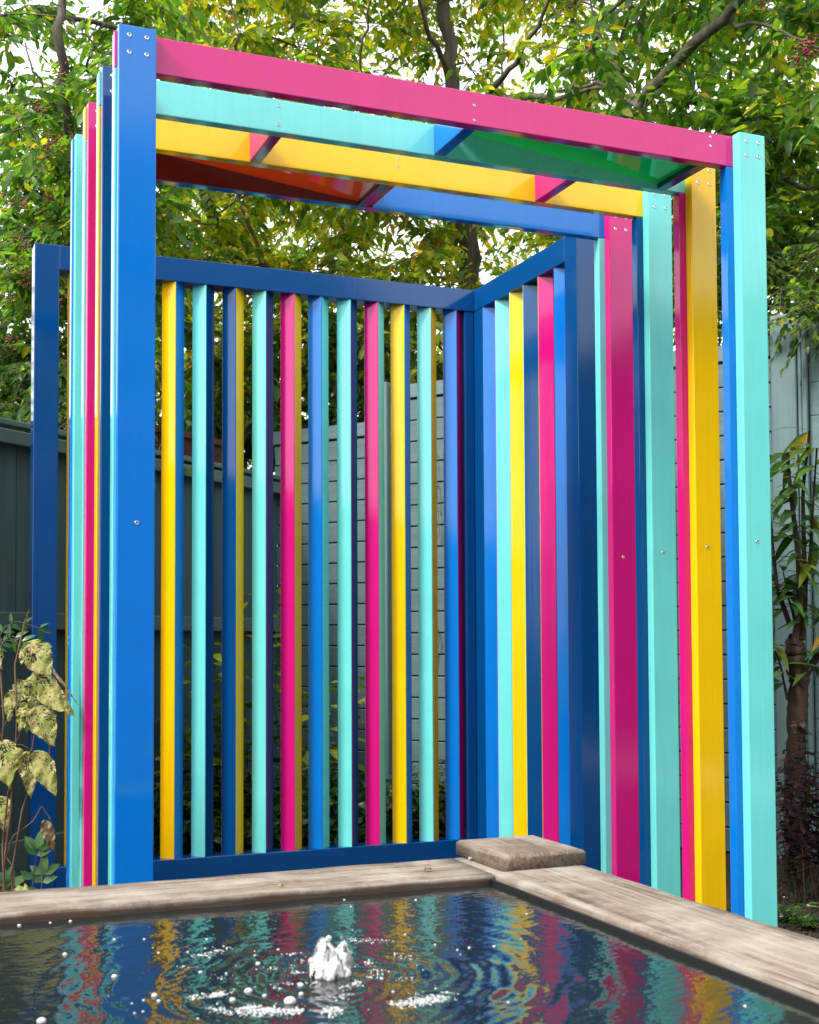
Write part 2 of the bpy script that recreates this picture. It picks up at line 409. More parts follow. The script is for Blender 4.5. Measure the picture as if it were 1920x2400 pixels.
block(2, 1.462, 'n'); block(2, 0.70, 'p')
def panel(i, x0, z0, x1, z1, mat, lab):
    ya, yb_ = FY[i]+2*TK+0.0008, FY[i+1]+TK-(0.0008 if i == 0 else 0.0036)
    t = 0.005
    d = Vector((x1-x0, 0, z1-z0)).normalized(); nrm = Vector((-d.z, 0, d.x))*t
    pts = [Vector((x0, 0, z0)), Vector((x1, 0, z1)), Vector((x1, 0, z1))+nrm, Vector((x0, 0, z0))+nrm]
    c = Vector(((x0+x1)/2, (ya+yb_)/2, (z0+z1)/2))
    V = [Vector((q.x, yy, q.z))-c for yy in (ya, yb_) for q in pts]
    F = [0, 1, 2, 3, 7, 6, 5, 4, 0, 4, 5, 1, 1, 5, 6, 2, 2, 6, 7, 3, 3, 7, 4, 0]
    me = np_mesh('roof_panel', [tuple(v) for v in V], F, [4]*6, False)
    o = mesh_obj('roof_panel', me, mat, perg, c); o['label'] = lab
panel(0, 1.575, 2.4925, 2.340, 2.4185, GREEN_AC, 'sloping sheet of clear green acrylic between two beams')
MAROON = paint('dark_maroon_gloss', (0.130, 0.030, 0.036), 0.16)
fb = box('maroon_overlay', 0.632, 1.5150, FY[3]+TK-0.0028, FY[3]+TK+0.0002, ZB+0.001, ZT-0.003, MAROON, perg, 0.0005, 1); fb['label'] = 'dark maroon layer over the left half of the rear roof beam'  # thin maroon layer added over the blue beam below the orange sheet
panel(2, 0.74, 2.4945, 1.5155, 2.4120, ORANGE_AC, 'sloping sheet of clear orange acrylic between two beams')

# ================================================================== SLATTED SCREEN
YR, XC = 5.112, 2.4154
RD = 0.095
scr = thing('slatted_screen', (1.5, 5.16, 0), 'L-shaped garden screen of deep blue frame with two-tone diagonal slats behind the pergola', 'screen')
box('stile', 0.5486, 0.641, YR, YR+RD, 0.0, 2.503, NAVY, scr)
box('rail', 0.6415, XC-0.0005, YR, YR+RD, 2.4075, 2.503, NAVY, scr)
box('rail', 0.6415, XC-0.0005, YR, YR+RD, 0.012, 0.109, NAVY, scr)
box('stile', 2.372, XC-0.0005, YR+0.004, YR+RD, 0.1095, 2.407, NAVY, scr)
box('rail', XC, XC+RD, 4.3035, YR+RD, 2.4075, 2.503, NAVY, scr)
box('rail', XC, XC+RD, 4.3035, YR+RD, 0.012, 0.109, NAVY, scr)
box('stile', XC+0.002, XC+RD, 5.036, YR+RD, 0.1095, 2.407, NAVY, scr)
box('stile', XC, XC+RD, 4.208, 4.303, 0.0, 2.503, NAVY, scr)
HD = 0.0464
def slat_mesh(cA, cB, cC, cD):
    bm = bmesh.new(); h = HD; z0, z1 = -1.149, 1.149
    b = 0.0022
    # diamond plan with slightly eased corners: A front-left, B front-right, C back-right, D back-left
    cor = [(0, -h), (h, 0), (0, h), (-h, 0)]
    ring = []
    for k in range(4):
        c = Vector(cor[k]); pv = Vector(cor[k-1]); nx = Vector(cor[(k+1) % 4])
        ring += [c+(pv-c).normalized()*b, c+(nx-c).normalized()*b]
    lo = [bm.verts.new((q.x, q.y, z0)) for q in ring]; hi = [bm.verts.new((q.x, q.y, z1)) for q in ring]
    mi = {7: 0, 0: 0, 1: 1, 2: 1, 3: 2, 4: 2, 5: 3, 6: 3}
    for k in range(8):
        f = bm.faces.new((lo[k], lo[(k+1) % 8], hi[(k+1) % 8], hi[k])); f.material_index = mi[k]
    bm.faces.new(hi); bm.faces.new(lo[::-1])
    bmesh.ops.recalc_face_normals(bm, faces=bm.faces[:])
    me = bpy.data.meshes.new('slat'); bm.to_mesh(me); bm.free()
    for c in (cA, cB, cC, cD): me.materials.append(PC[c])
    return me
# k runs from the left stile; faces: front-left, front-right
SL = ['yn', 'pa', 'by', 'yb', 'an', 'ny', 'an', 'py', 'ba', 'an', 'pa', 'yb', 'ay', 'bp']
RX = [0.724, 0.848, 0.971, 1.095, 1.219, 1.343, 1.469, 1.591, 1.711, 1.839, 1.963, 2.084, 2.208, 2.331]
for x, c in zip(RX, SL):
    o = mesh_obj('slat', slat_mesh(c[0], c[1], c[0], c[1]), None, scr, (x, YR+HD+0.001, 1.258))
    o['label'] = 'slat painted %s on one face and %s on the next' % (CN[c[0]], CN[c[1]])
WS = ['bn', 'ap', 'yb', 'na', 'py', 'bn']
for y, c in zip([5.031, 4.908, 4.776, 4.651, 4.522, 4.392], WS):
    o = mesh_obj('slat', slat_mesh(c[0], c[1], c[0], c[1]), None, scr, (XC+HD+0.001, y, 1.258))
    o['label'] = 'slat painted %s on one face and %s on the next' % (CN[c[0]], CN[c[1]])

# ================================================================== RAISED POND
ZR = 0.512; TH = 0.030
PX0, PX1, PY0, PY1 = -1.35, 1.1075, 0.62, 2.2655     # inner opening
pond = thing('raised_pond', (0, 1.5, 0), 'raised square pond edged with weathered silver-grey timber boards', 'pond')

def rim_board(name, x0, x1, y0, y1, z0, z1, axis, mat, r=0.007):
    """board with rounded arrises and a slightly hollow, uneven top"""
    bm = bmesh.new(); bmesh.ops.create_cube(bm, size=1)
    sx, sy, sz = x1-x0, y1-y0, z1-z0
    for v in bm.verts: v.co = Vector((v.co.x*sx, v.co.y*sy, v.co.z*sz))
    L = sx if axis == 0 else sy
    cuts = max(2, int(L/0.05))
    ee = [e for e in bm.edges if abs((e.verts[0].co-e.verts[1].co)[axis]) > 0.9*L]
    bmesh.ops.bevel(bm, geom=ee, offset=r, segments=4, affect='EDGES', profile=0.5)
    ee = [e for e in bm.edges if abs((e.verts[0].co-e.verts[1].co)[axis]) > 0.9*L]
    bmesh.ops.subdivide_edges(bm, edges=ee, cuts=cuts, use_grid_fill=True)
    rr = random.Random(int(1000*x0)+int(77*y1))
    ph = [rr.uniform(0, 6) for _ in range(6)]
    for v in bm.verts:
        s = v.co[axis]; o = 1-axis
        wob = 0.0012*math.sin(s*9+ph[0])+0.0010*math.sin(s*23+ph[1])+0.0006*math.sin(s*51+ph[2])
        v.co[o] += wob*(1 if v.co[o] > 0 else -1)
        v.co.z += 0.0010*math.sin(s*7+ph[3]+v.co[o]*20)+0.0005*math.sin(s*31+ph[4])
    for f in bm.faces: f.smooth = True
    me = bpy.data.meshes.new(name); bm.to_mesh(me); bm.free()
    return mesh_obj(name, me, mat, pond, ((x0+x1)/2, (y0+y1)/2, (z0+z1)/2))
RW = 0.205
rim_board('rim_board', PX0-RW, PX1-0.0015, PY1, PY1+RW, ZR-TH, ZR, 0, RIMX)
rim_board('rim_board', PX1, PX1+RW, PY0-RW, PY1+RW, ZR-TH, ZR+0.0005, 1, RIMY)
rim_board('rim_board', PX0-RW, PX0, PY0-RW, PY1-0.002, ZR-TH, ZR, 1, RIMY)
rim_board('rim_board', PX0+0.002, PX1-0.002, PY0-RW, PY0, ZR-TH, ZR, 0, RIMX)
# corner cap: thick square block with a crowned top
bm = bmesh.new(); bmesh.ops.create_cube(bm, size=1)
for v in bm.verts: v.co = Vector((v.co.x*0.186, v.co.y*0.222, v.co.z*0.031))
top = [e for e in bm.edges if all(v.co.z > 0 for v in e.verts)]
oth = [e for e in bm.edges if not all(v.co.z > 0 for v in e.verts)]
bmesh.ops.bevel(bm, geom=top, offset=0.011, segments=4, affect='EDGES', profile=0.5)
bmesh.ops.bevel(bm, geom=[e for e in bm.edges if abs((e.verts[0].co-e.verts[1].co).z) > 0.015 and abs((e.verts[0].co-e.verts[1].co).x) < 1e-4], offset=0.003, segments=2, affect='EDGES')
for f in bm.faces: f.smooth = f.calc_area() < 0.02
me = bpy.data.meshes.new('corner_cap'); bm.to_mesh(me); bm.free()
mesh_obj('corner_cap', me, CAPM, pond, (1.131+0.093, 2.2805+0.111, ZR+0.0155+0.0012))
# pond walls of stacked sleepers
SLEEP = timber('sleeper_timber', 0, [(0.3, (0.06, 0.045, 0.035)), (0.5, (0.13, 0.10, 0.08)), (0.7, (0.22, 0.185, 0.155))], 0.6, 0.8)
SLEEPY = timber('sleeper_timber_y', 1, [(0.3, (0.06, 0.045, 0.035)), (0.5, (0.13, 0.10, 0.08)), (0.7, (0.22, 0.185, 0.155))], 0.6, 0.8)
for k in range(3):
    z0 = k*0.16+0.001; z1 = z0+0.158
    ins = 0.045
    box('sleeper', PX0-RW+0.02, PX1+RW-0.02, PY1+ins, PY1+RW-0.02, z0, z1, SLEEP, pond, 0.004)
    box('sleeper', PX0-RW+0.02, PX1+RW-0.02, PY0-RW+0.02, PY0-ins, z0, z1, SLEEP, pond, 0.004)
    box('sleeper', PX1+ins, PX1+RW-0.02, PY0-ins+0.001, PY1+ins-0.001, z0, z1, SLEEPY, pond, 0.004)
    box('sleeper', PX0-RW+0.02, PX0-ins, PY0-ins+0.001, PY1+ins-0.001, z0, z1, SLEEPY, pond, 0.004)
LINER = simple('black_liner', (0.008, 0.008, 0.009), 0.6)
a, b_, c_, d_ = PX0-0.044, PX1+0.044, PY0-0.044, PY1+0.044
me = np_mesh('liner', [(a, c_, 0.03), (b_, c_, 0.03), (b_, d_, 0.03), (a, d_, 0.03), (a, c_, 0.478), (b_, c_, 0.478), (b_, d_, 0.478), (a, d_, 0.478)],
             [0, 1, 2, 3, 0, 4, 5, 1, 1, 5, 6, 2, 2, 6, 7, 3, 3, 7, 4, 0], [4]*5, False)
for v in me.vertices: v.co.y -= 1.5
mesh_obj('liner', me, LINER, pond, (0, 1.5, 0))

for (x0, x1, y0, y1) in ((PX1-0.0085, PX1-0.0045, PY0+0.004, PY1-0.0005), (PX0+0.0045, PX0+0.0085, PY0+0.004, PY1-0.0005)):
    box('black_edge_strip', x0, x1, y0, y1, 0.44, 0.5035, LINER, pond, 0.001, 1)  # black strip added to draw the dark line between boards and water
# water: real ripples spreading from the bubble fountain
ZW = 0.4945
FXc, FYc = 0.592, 1.735
def wave(X, Y):
    r = np.hypot(X-FXc, Y-FYc); th = np.arctan2(Y-FYc, X-FXc)
    wob = 0.010*np.sin(3*th+1.1)+0.006*np.sin(7*th+0.4)+0.004*np.sin(13*th)
    env = np.exp(-r/0.22)
    am = 0.75+0.35*np.sin(th*3+r*14)+0.25*np.sin(th*7-r*23+1)
    wob = wob+0.006*np.sin(X*37+Y*11)+0.005*np.sin(Y*43-X*19)
    h = 0.00105*env*am*np.sin(2*np.pi*(r+wob)/0.058)+0.00055*env*am*np.sin(2*np.pi*(r*1.0-wob)/0.029+1.3)
    h += 0.00016*np.exp(-r/0.7)*am*np.sin(2*np.pi*(r+wob*1.5)/0.040+0.7)
    # chop: waves thrown back by the sides
    for k, (a_, l_, ph, dr) in enumerate([(0.00022, 0.085, 0.3, 0.2), (0.00020, 0.070, 1.9, 2.1), (0.00016, 0.050, 4.0, 1.25), (0.00012, 0.038, 2.2, 2.8), (0.00010, 0.030, 5.1, 0.8), (0.00007, 0.021, 3.3, 1.7), (0.00018, 0.16, 0.9, 1.0), (0.00011, 0.024, 0.2, 1.45), (0.00010, 0.020, 1.2, 1.75), (0.00007, 0.015, 2.7, 1.2), (0.00006, 0.013, 2.2, 1.95)]):
        dx, dy = math.cos(dr), math.sin(dr)
        u = X*dx+Y*dy; w = -X*dy+Y*dx
        h += 0.42*a_*np.sin(2*np.pi*(u+0.012*np.sin(w*21+ph*2)+0.006*np.sin(w*47+ph))/l_+ph)*(0.7+0.3*np.sin(w*9+ph))
    # mound round the jet
    h += 0.006*np.exp(-(r/0.035)**2)
    return h
nx, ny = 700, 520
xs = np.linspace(PX0+0.010, PX1-0.008, nx); ys = PY0+0.01+(PY1-PY0-0.008)*np.linspace(0, 1, ny)
X, Y = np.meshgrid(xs, ys)
Z = wave(X, Y)
idx = np.arange(nx*ny).reshape(ny, nx)
Fq = np.stack([idx[:-1, :-1], idx[:-1, 1:], idx[1:, 1:], idx[1:, :-1]], -1).reshape(-1, 4)
me = np_mesh('water', np.stack([X, Y, Z], -1).reshape(-1, 3), Fq.ravel(), np.full(len(Fq), 4))
WATER, n, b = new_mat('pond_water'); L = n.links.new
b.inputs['Base Color'].default_value = (0.010, 0.0145, 0.014, 1); b.inputs['Roughness'].default_value = 0.015
b.inputs['IOR'].default_value = 1.5
gq = N(n, 'ShaderNodeNewGeometry'); t1 = N(n, 'ShaderNodeTexNoise', Scale=85.0, Detail=3.0); L(gq.outputs['Position'], t1.inputs['Vector'])
bp = N(n, 'ShaderNodeBump', Strength=0.55, Distance=0.0007); L(t1.outputs['Fac'], bp.inputs['Height']); L(bp.outputs[0], b.inputs['Normal'])
tag(mesh_obj('water', me, WATER, None, (0, 0, ZW)), kind='structure')

# bubble fountain: lumps of frothing water merged into one surface
FOAM, n, b = new_mat('frothing_water'); L = n.links.new
b.inputs['Base Color'].default_value = (0.90, 0.92, 0.94, 1); b.inputs['Roughness'].default_value = 0.22
gq = N(n, 'ShaderNodeNewGeometry')
mpf = N(n, 'ShaderNodeMapping'); mpf.inputs['Scale'].default_value = (1, 1, 0.35); L(gq.outputs['Position'], mpf.inputs[0])
t1 = N(n, 'ShaderNodeTexNoise', Scale=150.0, Detail=4.0); L(mpf.outputs[0], t1.inputs['Vector'])
bp = N(n, 'ShaderNodeBump', Strength=0.45, Distance=0.003); L(t1.outputs['Fac'], bp.inputs['Height']); L(bp.outputs[0], b.inputs['Normal'])
gls = N(n, 'ShaderNodeBsdfGlass', IOR=1.33, Roughness=0.0); L(bp.outputs[0], gls.inputs['Normal'])
t2 = N(n, 'ShaderNodeTexNoise', Scale=75.0, Detail=5.0, Roughness=0.65); L(mpf.outputs[0], t2.inputs['Vector'])
rf_ = ramp(n, [(0.42, (0, 0, 0)), (0.60, (0.85, 0.85, 0.85))]); L(t2.outputs['Fac'], rf_.inputs[0])
mf = N(n, 'ShaderNodeMixShader'); L(rf_.outputs[0], mf.inputs[0]); L(gls.outputs[0], mf.inputs[1]); L(b.outputs[0], mf.inputs[2])
L(mf.outputs[0], n.nodes['Material Output'].inputs[0])
bm = bmesh.new()
# (x, y, z centre, radius, height stretch): two main tongues of water, thrown-up beads, a skirt where it falls back
lumps = [(-0.008, 0.0, 0.026, 0.015, 1.9), (0.014, -0.003, 0.020, 0.014, 1.7), (-0.020, 0.003, 0.013, 0.011, 1.3), (0.024, 0.003, 0.012, 0.010, 1.5), (0.002, -0.010, 0.012, 0.014, 1.2), (0.004, 0.010, 0.018, 0.013, 1.5),
         (0.0, 0.0, 0.003, 0.026, 0.40), (-0.012, 0.002, 0.050, 0.0055, 1.4), (0.018, -0.004, 0.043, 0.005, 1.2), (-0.004, -0.004, 0.056, 0.0035, 1.2), (0.028, 0.0, 0.030, 0.0035, 1.1), (-0.028, 0.0, 0.024, 0.004, 1.0), (0.020, 0.006, 0.052, 0.0028, 1.0)]
for k_, (x, y, z, r, st_) in enumerate(lumps):
    q = bmesh.ops.create_icosphere(bm, subdivisions=3, radius=r)
    for v in q['verts']:
        dn = v.co.normalized()
        k = 1+0.13*math.sin(dn.x*5+k_*1.7)*math.sin(dn.y*5+k_)+0.06*math.sin(dn.x*11+dn.z*4+k_)
        v.co = v.co*k*1.12; v.co.z *= 1+(st_-1)*0.45; v.co += Vector((x, y, z*0.92))
me = bpy.data.meshes.new('fountain_bubble'); bm.to_mesh(me); bm.free()
fo = mesh_obj('fountain_bubble', me, FOAM, None, (FXc, FYc, ZW+0.002))
tag(fo, 'clump of white frothing water bubbling up from the pond surface', 'fountain')
md = fo.modifiers.new('merge', 'REMESH'); md.mode = 'VOXEL'; md.voxel_size = 0.0013; md.use_smooth_shade = True

# foam and floating bubbles
BUB, n, b = new_mat('foam_white')
b.inputs['Base Color'].default_value = (0.9, 0.92, 0.92, 1); b.inputs['Roughness'].default_value = 0.12
b.inputs['Transmission Weight'].default_value = 0.40; b.inputs['IOR'].default_value = 1.25
bm = bmesh.new(); bmesh.ops.create_icosphere(bm, subdivisions=2, radius=1.0)
bv = np.array([v.co[:] for v in bm.verts]); bf = np.array([[v.index for v in f.verts] for f in bm.faces]); bm.free()
P, R_ = [], []
def ring_foam(r0, wid, a0, a1, n_, dens):
    for _ in range(n_):
        a_ = rng.uniform(a0, a1)
        q = math.sin(a_*5+r0*40)+0.8*math.sin(a_*11+r0*17)+0.6*math.sin(a_*23+1)
        if q < dens: continue
        r = r0+0.010*math.sin(a_*4+r0*30)+rng.normal(0, wid)
        P.append((FXc+r*math.cos(a_), FYc+r*math.sin(a_))); R_.append(abs(rng.normal(0, 0.0006))+0.0004)
ring_foam(0.060, 0.006, 0, 6.283, 500, 0.1)
ring_foam(0.100, 0.006, 0, 6.283, 420, 0.7)
ring_foam(0.150, 0.008, 0, 6.283, 420, 0.9)
ring_foam(0.175, 0.009, 3.2, 5.4, 1700, -0.3)
ring_foam(0.200, 0.006, 3.1, 4.6, 500, 0.2)
ring_foam(0.230, 0.010, 0.4, 2.6, 500, 0.7)
for _ in range(45):
    a_, r = rng.uniform(0, 6.283), 0.08+abs(rng.normal(0, 0.26))
    P.append((FXc+r*math.cos(a_), FYc+r*math.sin(a_))); R_.append(rng.uniform(0.0008, 0.0024))
for (px, py, rr_) in ((45, 2170, .0045), (118, 2163, .0032), (165, 2160, .004), (152, 2238, .0052), (268, 2290, .006), (268, 2203, .0036), (362, 2335, .006), (372, 2347, .004), (605, 2260, .005), (582, 2325, .008), (545, 2345, .006), (470, 2280, .004), (520, 2330, .005), (680, 2350, .0115), (706, 2330, .005), (705, 2312, .006), (1100, 2222, .0032), (975, 2110, .0032), (807, 2110, .003), (950, 2192, .003), (895, 2295, .0035), (97, 2395, .0085), (620, 2335, .0045), (1020, 2215, .003), (338, 2202, .003), (440, 2232, .003)):
    v = CF+CR*((px-960)/F_PX)+CU*((Y0_PX-py)/F_PX); k = (ZW-CAMZ)/v.z
    P.append((v.x*k, v.y*k)); R_.append(rr_*0.72)
P = np.array(P); R_ = np.array(R_)
ok = (P[:, 0] > PX0) & (P[:, 0] < PX1) & (P[:, 1] > PY0) & (P[:, 1] < PY1); P = P[ok]; R_ = R_[ok]
zz = wave(P[:, 0], P[:, 1])
V = bv[None]*R_[:, None, None]*np.array([1, 1, 0.75]) + np.stack([P[:, 0], P[:, 1], zz+R_*0.15], -1)[:, None, :]
Fb = (bf[None]+np.arange(len(P))[:, None, None]*len(bv)).reshape(-1, 3)
me = np_mesh('foam_bubbles', V.reshape(-1, 3), Fb.ravel(), np.full(len(Fb), 3))
tag(mesh_obj('foam_bubbles', me, BUB, None, (0, 0, ZW)), 'white foam and bubbles floating on the pond water', 'foam', kind='stuff')

# ================================================================== FENCES
def vec2(d, w, z): return Vector((d[0]*w[0], d[1]*w[0], z))
FP = Vector((2.73, 6.01, 0)); FD = Vector((0.6, -0.8, 0)); FNM = Vector((-0.8, -0.6, 0))   # along, towards camera
ANG = math.atan2(FD.y, FD.x)
def rot_box(name, c, sx, sy, sz, ang, mat, parent, bev=0.002, tilt=0.0, seg=1, shared={}):
    key = (round(sx, 3), round(sy, 3), round(sz, 3), bev, mat.name)
    if key not in shared:
        me = box_mesh(sx, sy, sz, bev, seg, name); me.materials.append(mat); shared[key] = me
    o = mesh_obj(name, shared[key], None, parent, c)
    o.rotation_euler = (tilt, 0, ang)
    return o
def lap_fence(t0, t1, top, label, pitch=0.1108):
    c = FP+FD*((t0+t1)/2)
    root = thing('lap_fence', (c.x, c.y, 0), label, 'fence')
    k = 0; z = top-0.075
    rot_box('capping', c+Vector((0, 0, top-0.036))+FNM*0.012, t1-t0, 0.030, 0.072, ANG, FENB, root)
    while z > 0.02:
        h = min(pitch+0.004, z)
        jx = random.uniform(-0.001, 0.001)
        rot_box('board', c+Vector((0, 0, z-h/2))+FNM*jx, t1-t0-0.002, 0.018, pitch-0.008, ANG, FENB, root, tilt=rad(5.0)+random.uniform(-.006, .006))
        z -= pitch; k += 1
    # dark backing so no light shows through the laps
    rot_box('back_board', c+Vector((0, 0, (top-0.05)/2))-FNM*0.022, t1-t0, 0.014, top-0.05, ANG, DARK_FENCE, root, bev=0)
    return root
DARK_FENCE = simple('fence_backing', (0.02, 0.03, 0.03), 0.9)
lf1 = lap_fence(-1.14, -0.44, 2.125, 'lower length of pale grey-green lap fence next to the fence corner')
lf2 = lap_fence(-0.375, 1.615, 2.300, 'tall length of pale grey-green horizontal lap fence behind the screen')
def fpost(t, top, w, label, dep=0.075, n_off=0.02):
    c = FP+FD*t+FNM*n_off
    root = thing('fence_post', (c.x, c.y, 0), label, 'fence post')
    rot_box('shaft', c+Vector((0, 0, top/2)), w, dep, top, ANG, FENP, root, bev=0.004)
    return root
fpost(-0.408, 2.32, 0.062, 'slim grey-green post where the lap fence steps up')
# wide board post + narrow cover strip + next panel at the right
wp = fpost(1.682, 2.40, 0.112, 'wide pale grey-green board post at the end of the lap fence', 0.05, 0.03)
wr = thing('board_fence', (3.85, 4.52, 0), 'pale grey-green fence panel with narrow cover strips beside the wide post', 'fence')
for (ta, tb, off, top) in ((1.742, 1.758, 0.030, 2.40), (1.762, 1.784, 0.040, 2.40)):
    c = FP+FD*((ta+tb)/2)+FNM*off
    rot_box('cover_strip', c+Vector((0, 0, top/2)), tb-ta, 0.03, top, ANG, FENP, wr, bev=0.003)
cq = FP+FD*(1.66+0.95)-FNM*0.02
rot_box('back_board', cq+Vector((0, 0, 1.19)), 1.95, 0.012, 2.38, ANG, DARK_FENCE, wr, bev=0)
z = 2.385
while z > 0.05:
    c = FP+FD*(1.785+0.9)+FNM*0.012
    rot_box('board', c+Vector((0, 0, z-0.0735)), 1.8, 0.02, 0.146, ANG, FENB, wr)
    z -= 0.1475
# left close-board fence
C0 = Vector((2.052, 6.914, 0)); LD = Vector((-0.755, -0.656, 0)).normalized(); LN = Vector((0.656, -0.755, 0)).normalized()
LA = math.atan2(-LD.y, -LD.x)
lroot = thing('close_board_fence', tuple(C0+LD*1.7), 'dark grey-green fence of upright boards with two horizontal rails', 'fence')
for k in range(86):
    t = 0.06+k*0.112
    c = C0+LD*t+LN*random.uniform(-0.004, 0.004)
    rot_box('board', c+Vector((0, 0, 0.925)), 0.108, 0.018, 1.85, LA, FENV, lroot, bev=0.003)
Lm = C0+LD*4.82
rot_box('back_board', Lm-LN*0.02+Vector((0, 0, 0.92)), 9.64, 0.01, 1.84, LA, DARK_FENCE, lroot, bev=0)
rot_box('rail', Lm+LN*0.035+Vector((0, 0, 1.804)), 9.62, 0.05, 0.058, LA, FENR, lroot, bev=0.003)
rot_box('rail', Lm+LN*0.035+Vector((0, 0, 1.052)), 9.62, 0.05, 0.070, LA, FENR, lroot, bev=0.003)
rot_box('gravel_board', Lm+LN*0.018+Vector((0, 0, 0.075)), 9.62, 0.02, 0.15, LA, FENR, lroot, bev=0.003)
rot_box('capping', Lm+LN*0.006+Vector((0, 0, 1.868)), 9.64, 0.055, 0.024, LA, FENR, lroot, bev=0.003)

# ================================================================== FOLIAGE ENGINE
LEAF_UV = None
def leaf_template(wid=0.42, fold=0.22, curl=0.25, st=(0.36, 0.72), wv=(1.0, 0.72)):
    """unit leaf along +X, face up +Z: base, 2 midrib points, tip and two pairs of side points"""
    w = wid/2
    def z(x): return -curl*x*x
    v = [(0, 0, 0), (st[0], 0, z(st[0])), (st[1], 0, z(st[1])), (1, 0, z(1)),
         (st[0]*0.85, w*wv[0], z(st[0])+fold*w), (st[1]*0.98, w*wv[1], z(st[1])+fold*w*wv[1]),
         (st[0]*0.85, -w*wv[0], z(st[0])+fold*w), (st[1]*0.98, -w*wv[1], z(st[1])+fold*w*wv[1])]
    f = [0, 1, 4, 0, 6, 1, 1, 2, 5, 4, 1, 6, 7, 2, 2, 3, 5, 2, 7, 3]
    t = [3, 3, 4, 4, 3, 3]
    return np.array(v), np.array(f), np.array(t)

def leaves_mesh(name, pos, dirs, ups, size, tint, tmpl, origin):
    """many leaves as one mesh; pos/dirs/ups (N,3), size (N,), tint (N,3)"""
    tv, tf, tt = tmpl
    n_ = len(pos)
    d = dirs/(np.linalg.norm(dirs, axis=1, keepdims=True)+1e-9)
    s_ = np.cross(ups, d); s_ /= (np.linalg.norm(s_, axis=1, keepdims=True)+1e-9)
    u_ = np.cross(d, s_)
    V = pos[:, None, :]-np.array(origin) + size[:, None, None]*(tv[None, :, 0:1]*d[:, None, :]+tv[None, :, 1:2]*s_[:, None, :]+tv[None, :, 2:3]*u_[:, None, :])
    F_ = (tf[None]+(np.arange(n_)*len(tv))[:, None]).ravel()
    T_ = np.tile(tt, n_)
    me = np_mesh(name, V.reshape(-1, 3), F_, T_, True)
    at = me.attributes.new('tint', 'FLOAT_COLOR', 'POINT')
    c4 = np.ones((n_, len(tv), 4), np.float32); c4[:, :, :3] = tint[:, None, :]
    at.data.foreach_set('color', c4.ravel())
    return me

def pick_tints(n_, pal):
    w = np.array([p[0] for p in pal], float); w /= w.sum()
    cols = np.array([p[1] for p in pal])
    k = rng.choice(len(pal), n_, p=w)
    c = 1.18*cols[k]*rng.uniform(0.7, 1.35, (n_, 1))*rng.uniform(0.9, 1.1, (n_, 3))
    return c
PAL_BRIGHT = [(5, (0.085, 0.155, 0.014)), (4.5, (0.140, 0.190, 0.012)), (3.2, (0.22, 0.235, 0.014)), (2.5, (0.035, 0.090, 0.014)), (0.35, (0.32, 0.22, 0.015)), (0.12, (0.34, 0.13, 0.02))]
PAL_GREEN = [(5, (0.050, 0.125, 0.020)), (3, (0.085, 0.160, 0.018)), (3, (0.028, 0.080, 0.018)), (0.7, (0.17, 0.20, 0.02)), (0.1, (0.3, 0.2, 0.02))]
PAL_DARK = [(5, (0.022, 0.060, 0.014)), (3, (0.040, 0.090, 0.016)), (2, (0.014, 0.040, 0.012)), (0.6, (0.10, 0.13, 0.02)), (0.15, (0.24, 0.15, 0.02))]
TMPL = leaf_template(0.44, 0.25, 0.22)
TMPLW = leaf_template(0.52, 0.2, 0.3)
TMPLN = leaf_template(0.24, 0.3, 0.35)

def bez(a, b, sag, k=5, jit=0.03):
    a = np.array(a); b = np.array(b)
    t = np.linspace(0, 1, k)[:, None]
    p = a*(1-t)+b*t
    p[:, 2] += sag*np.sin(np.pi*t[:, 0])
    ln = np.linalg.norm(b-a)
    if k > 2: p[1:-1] += rng.normal(0, jit*ln, (k-2, 3))
    return p

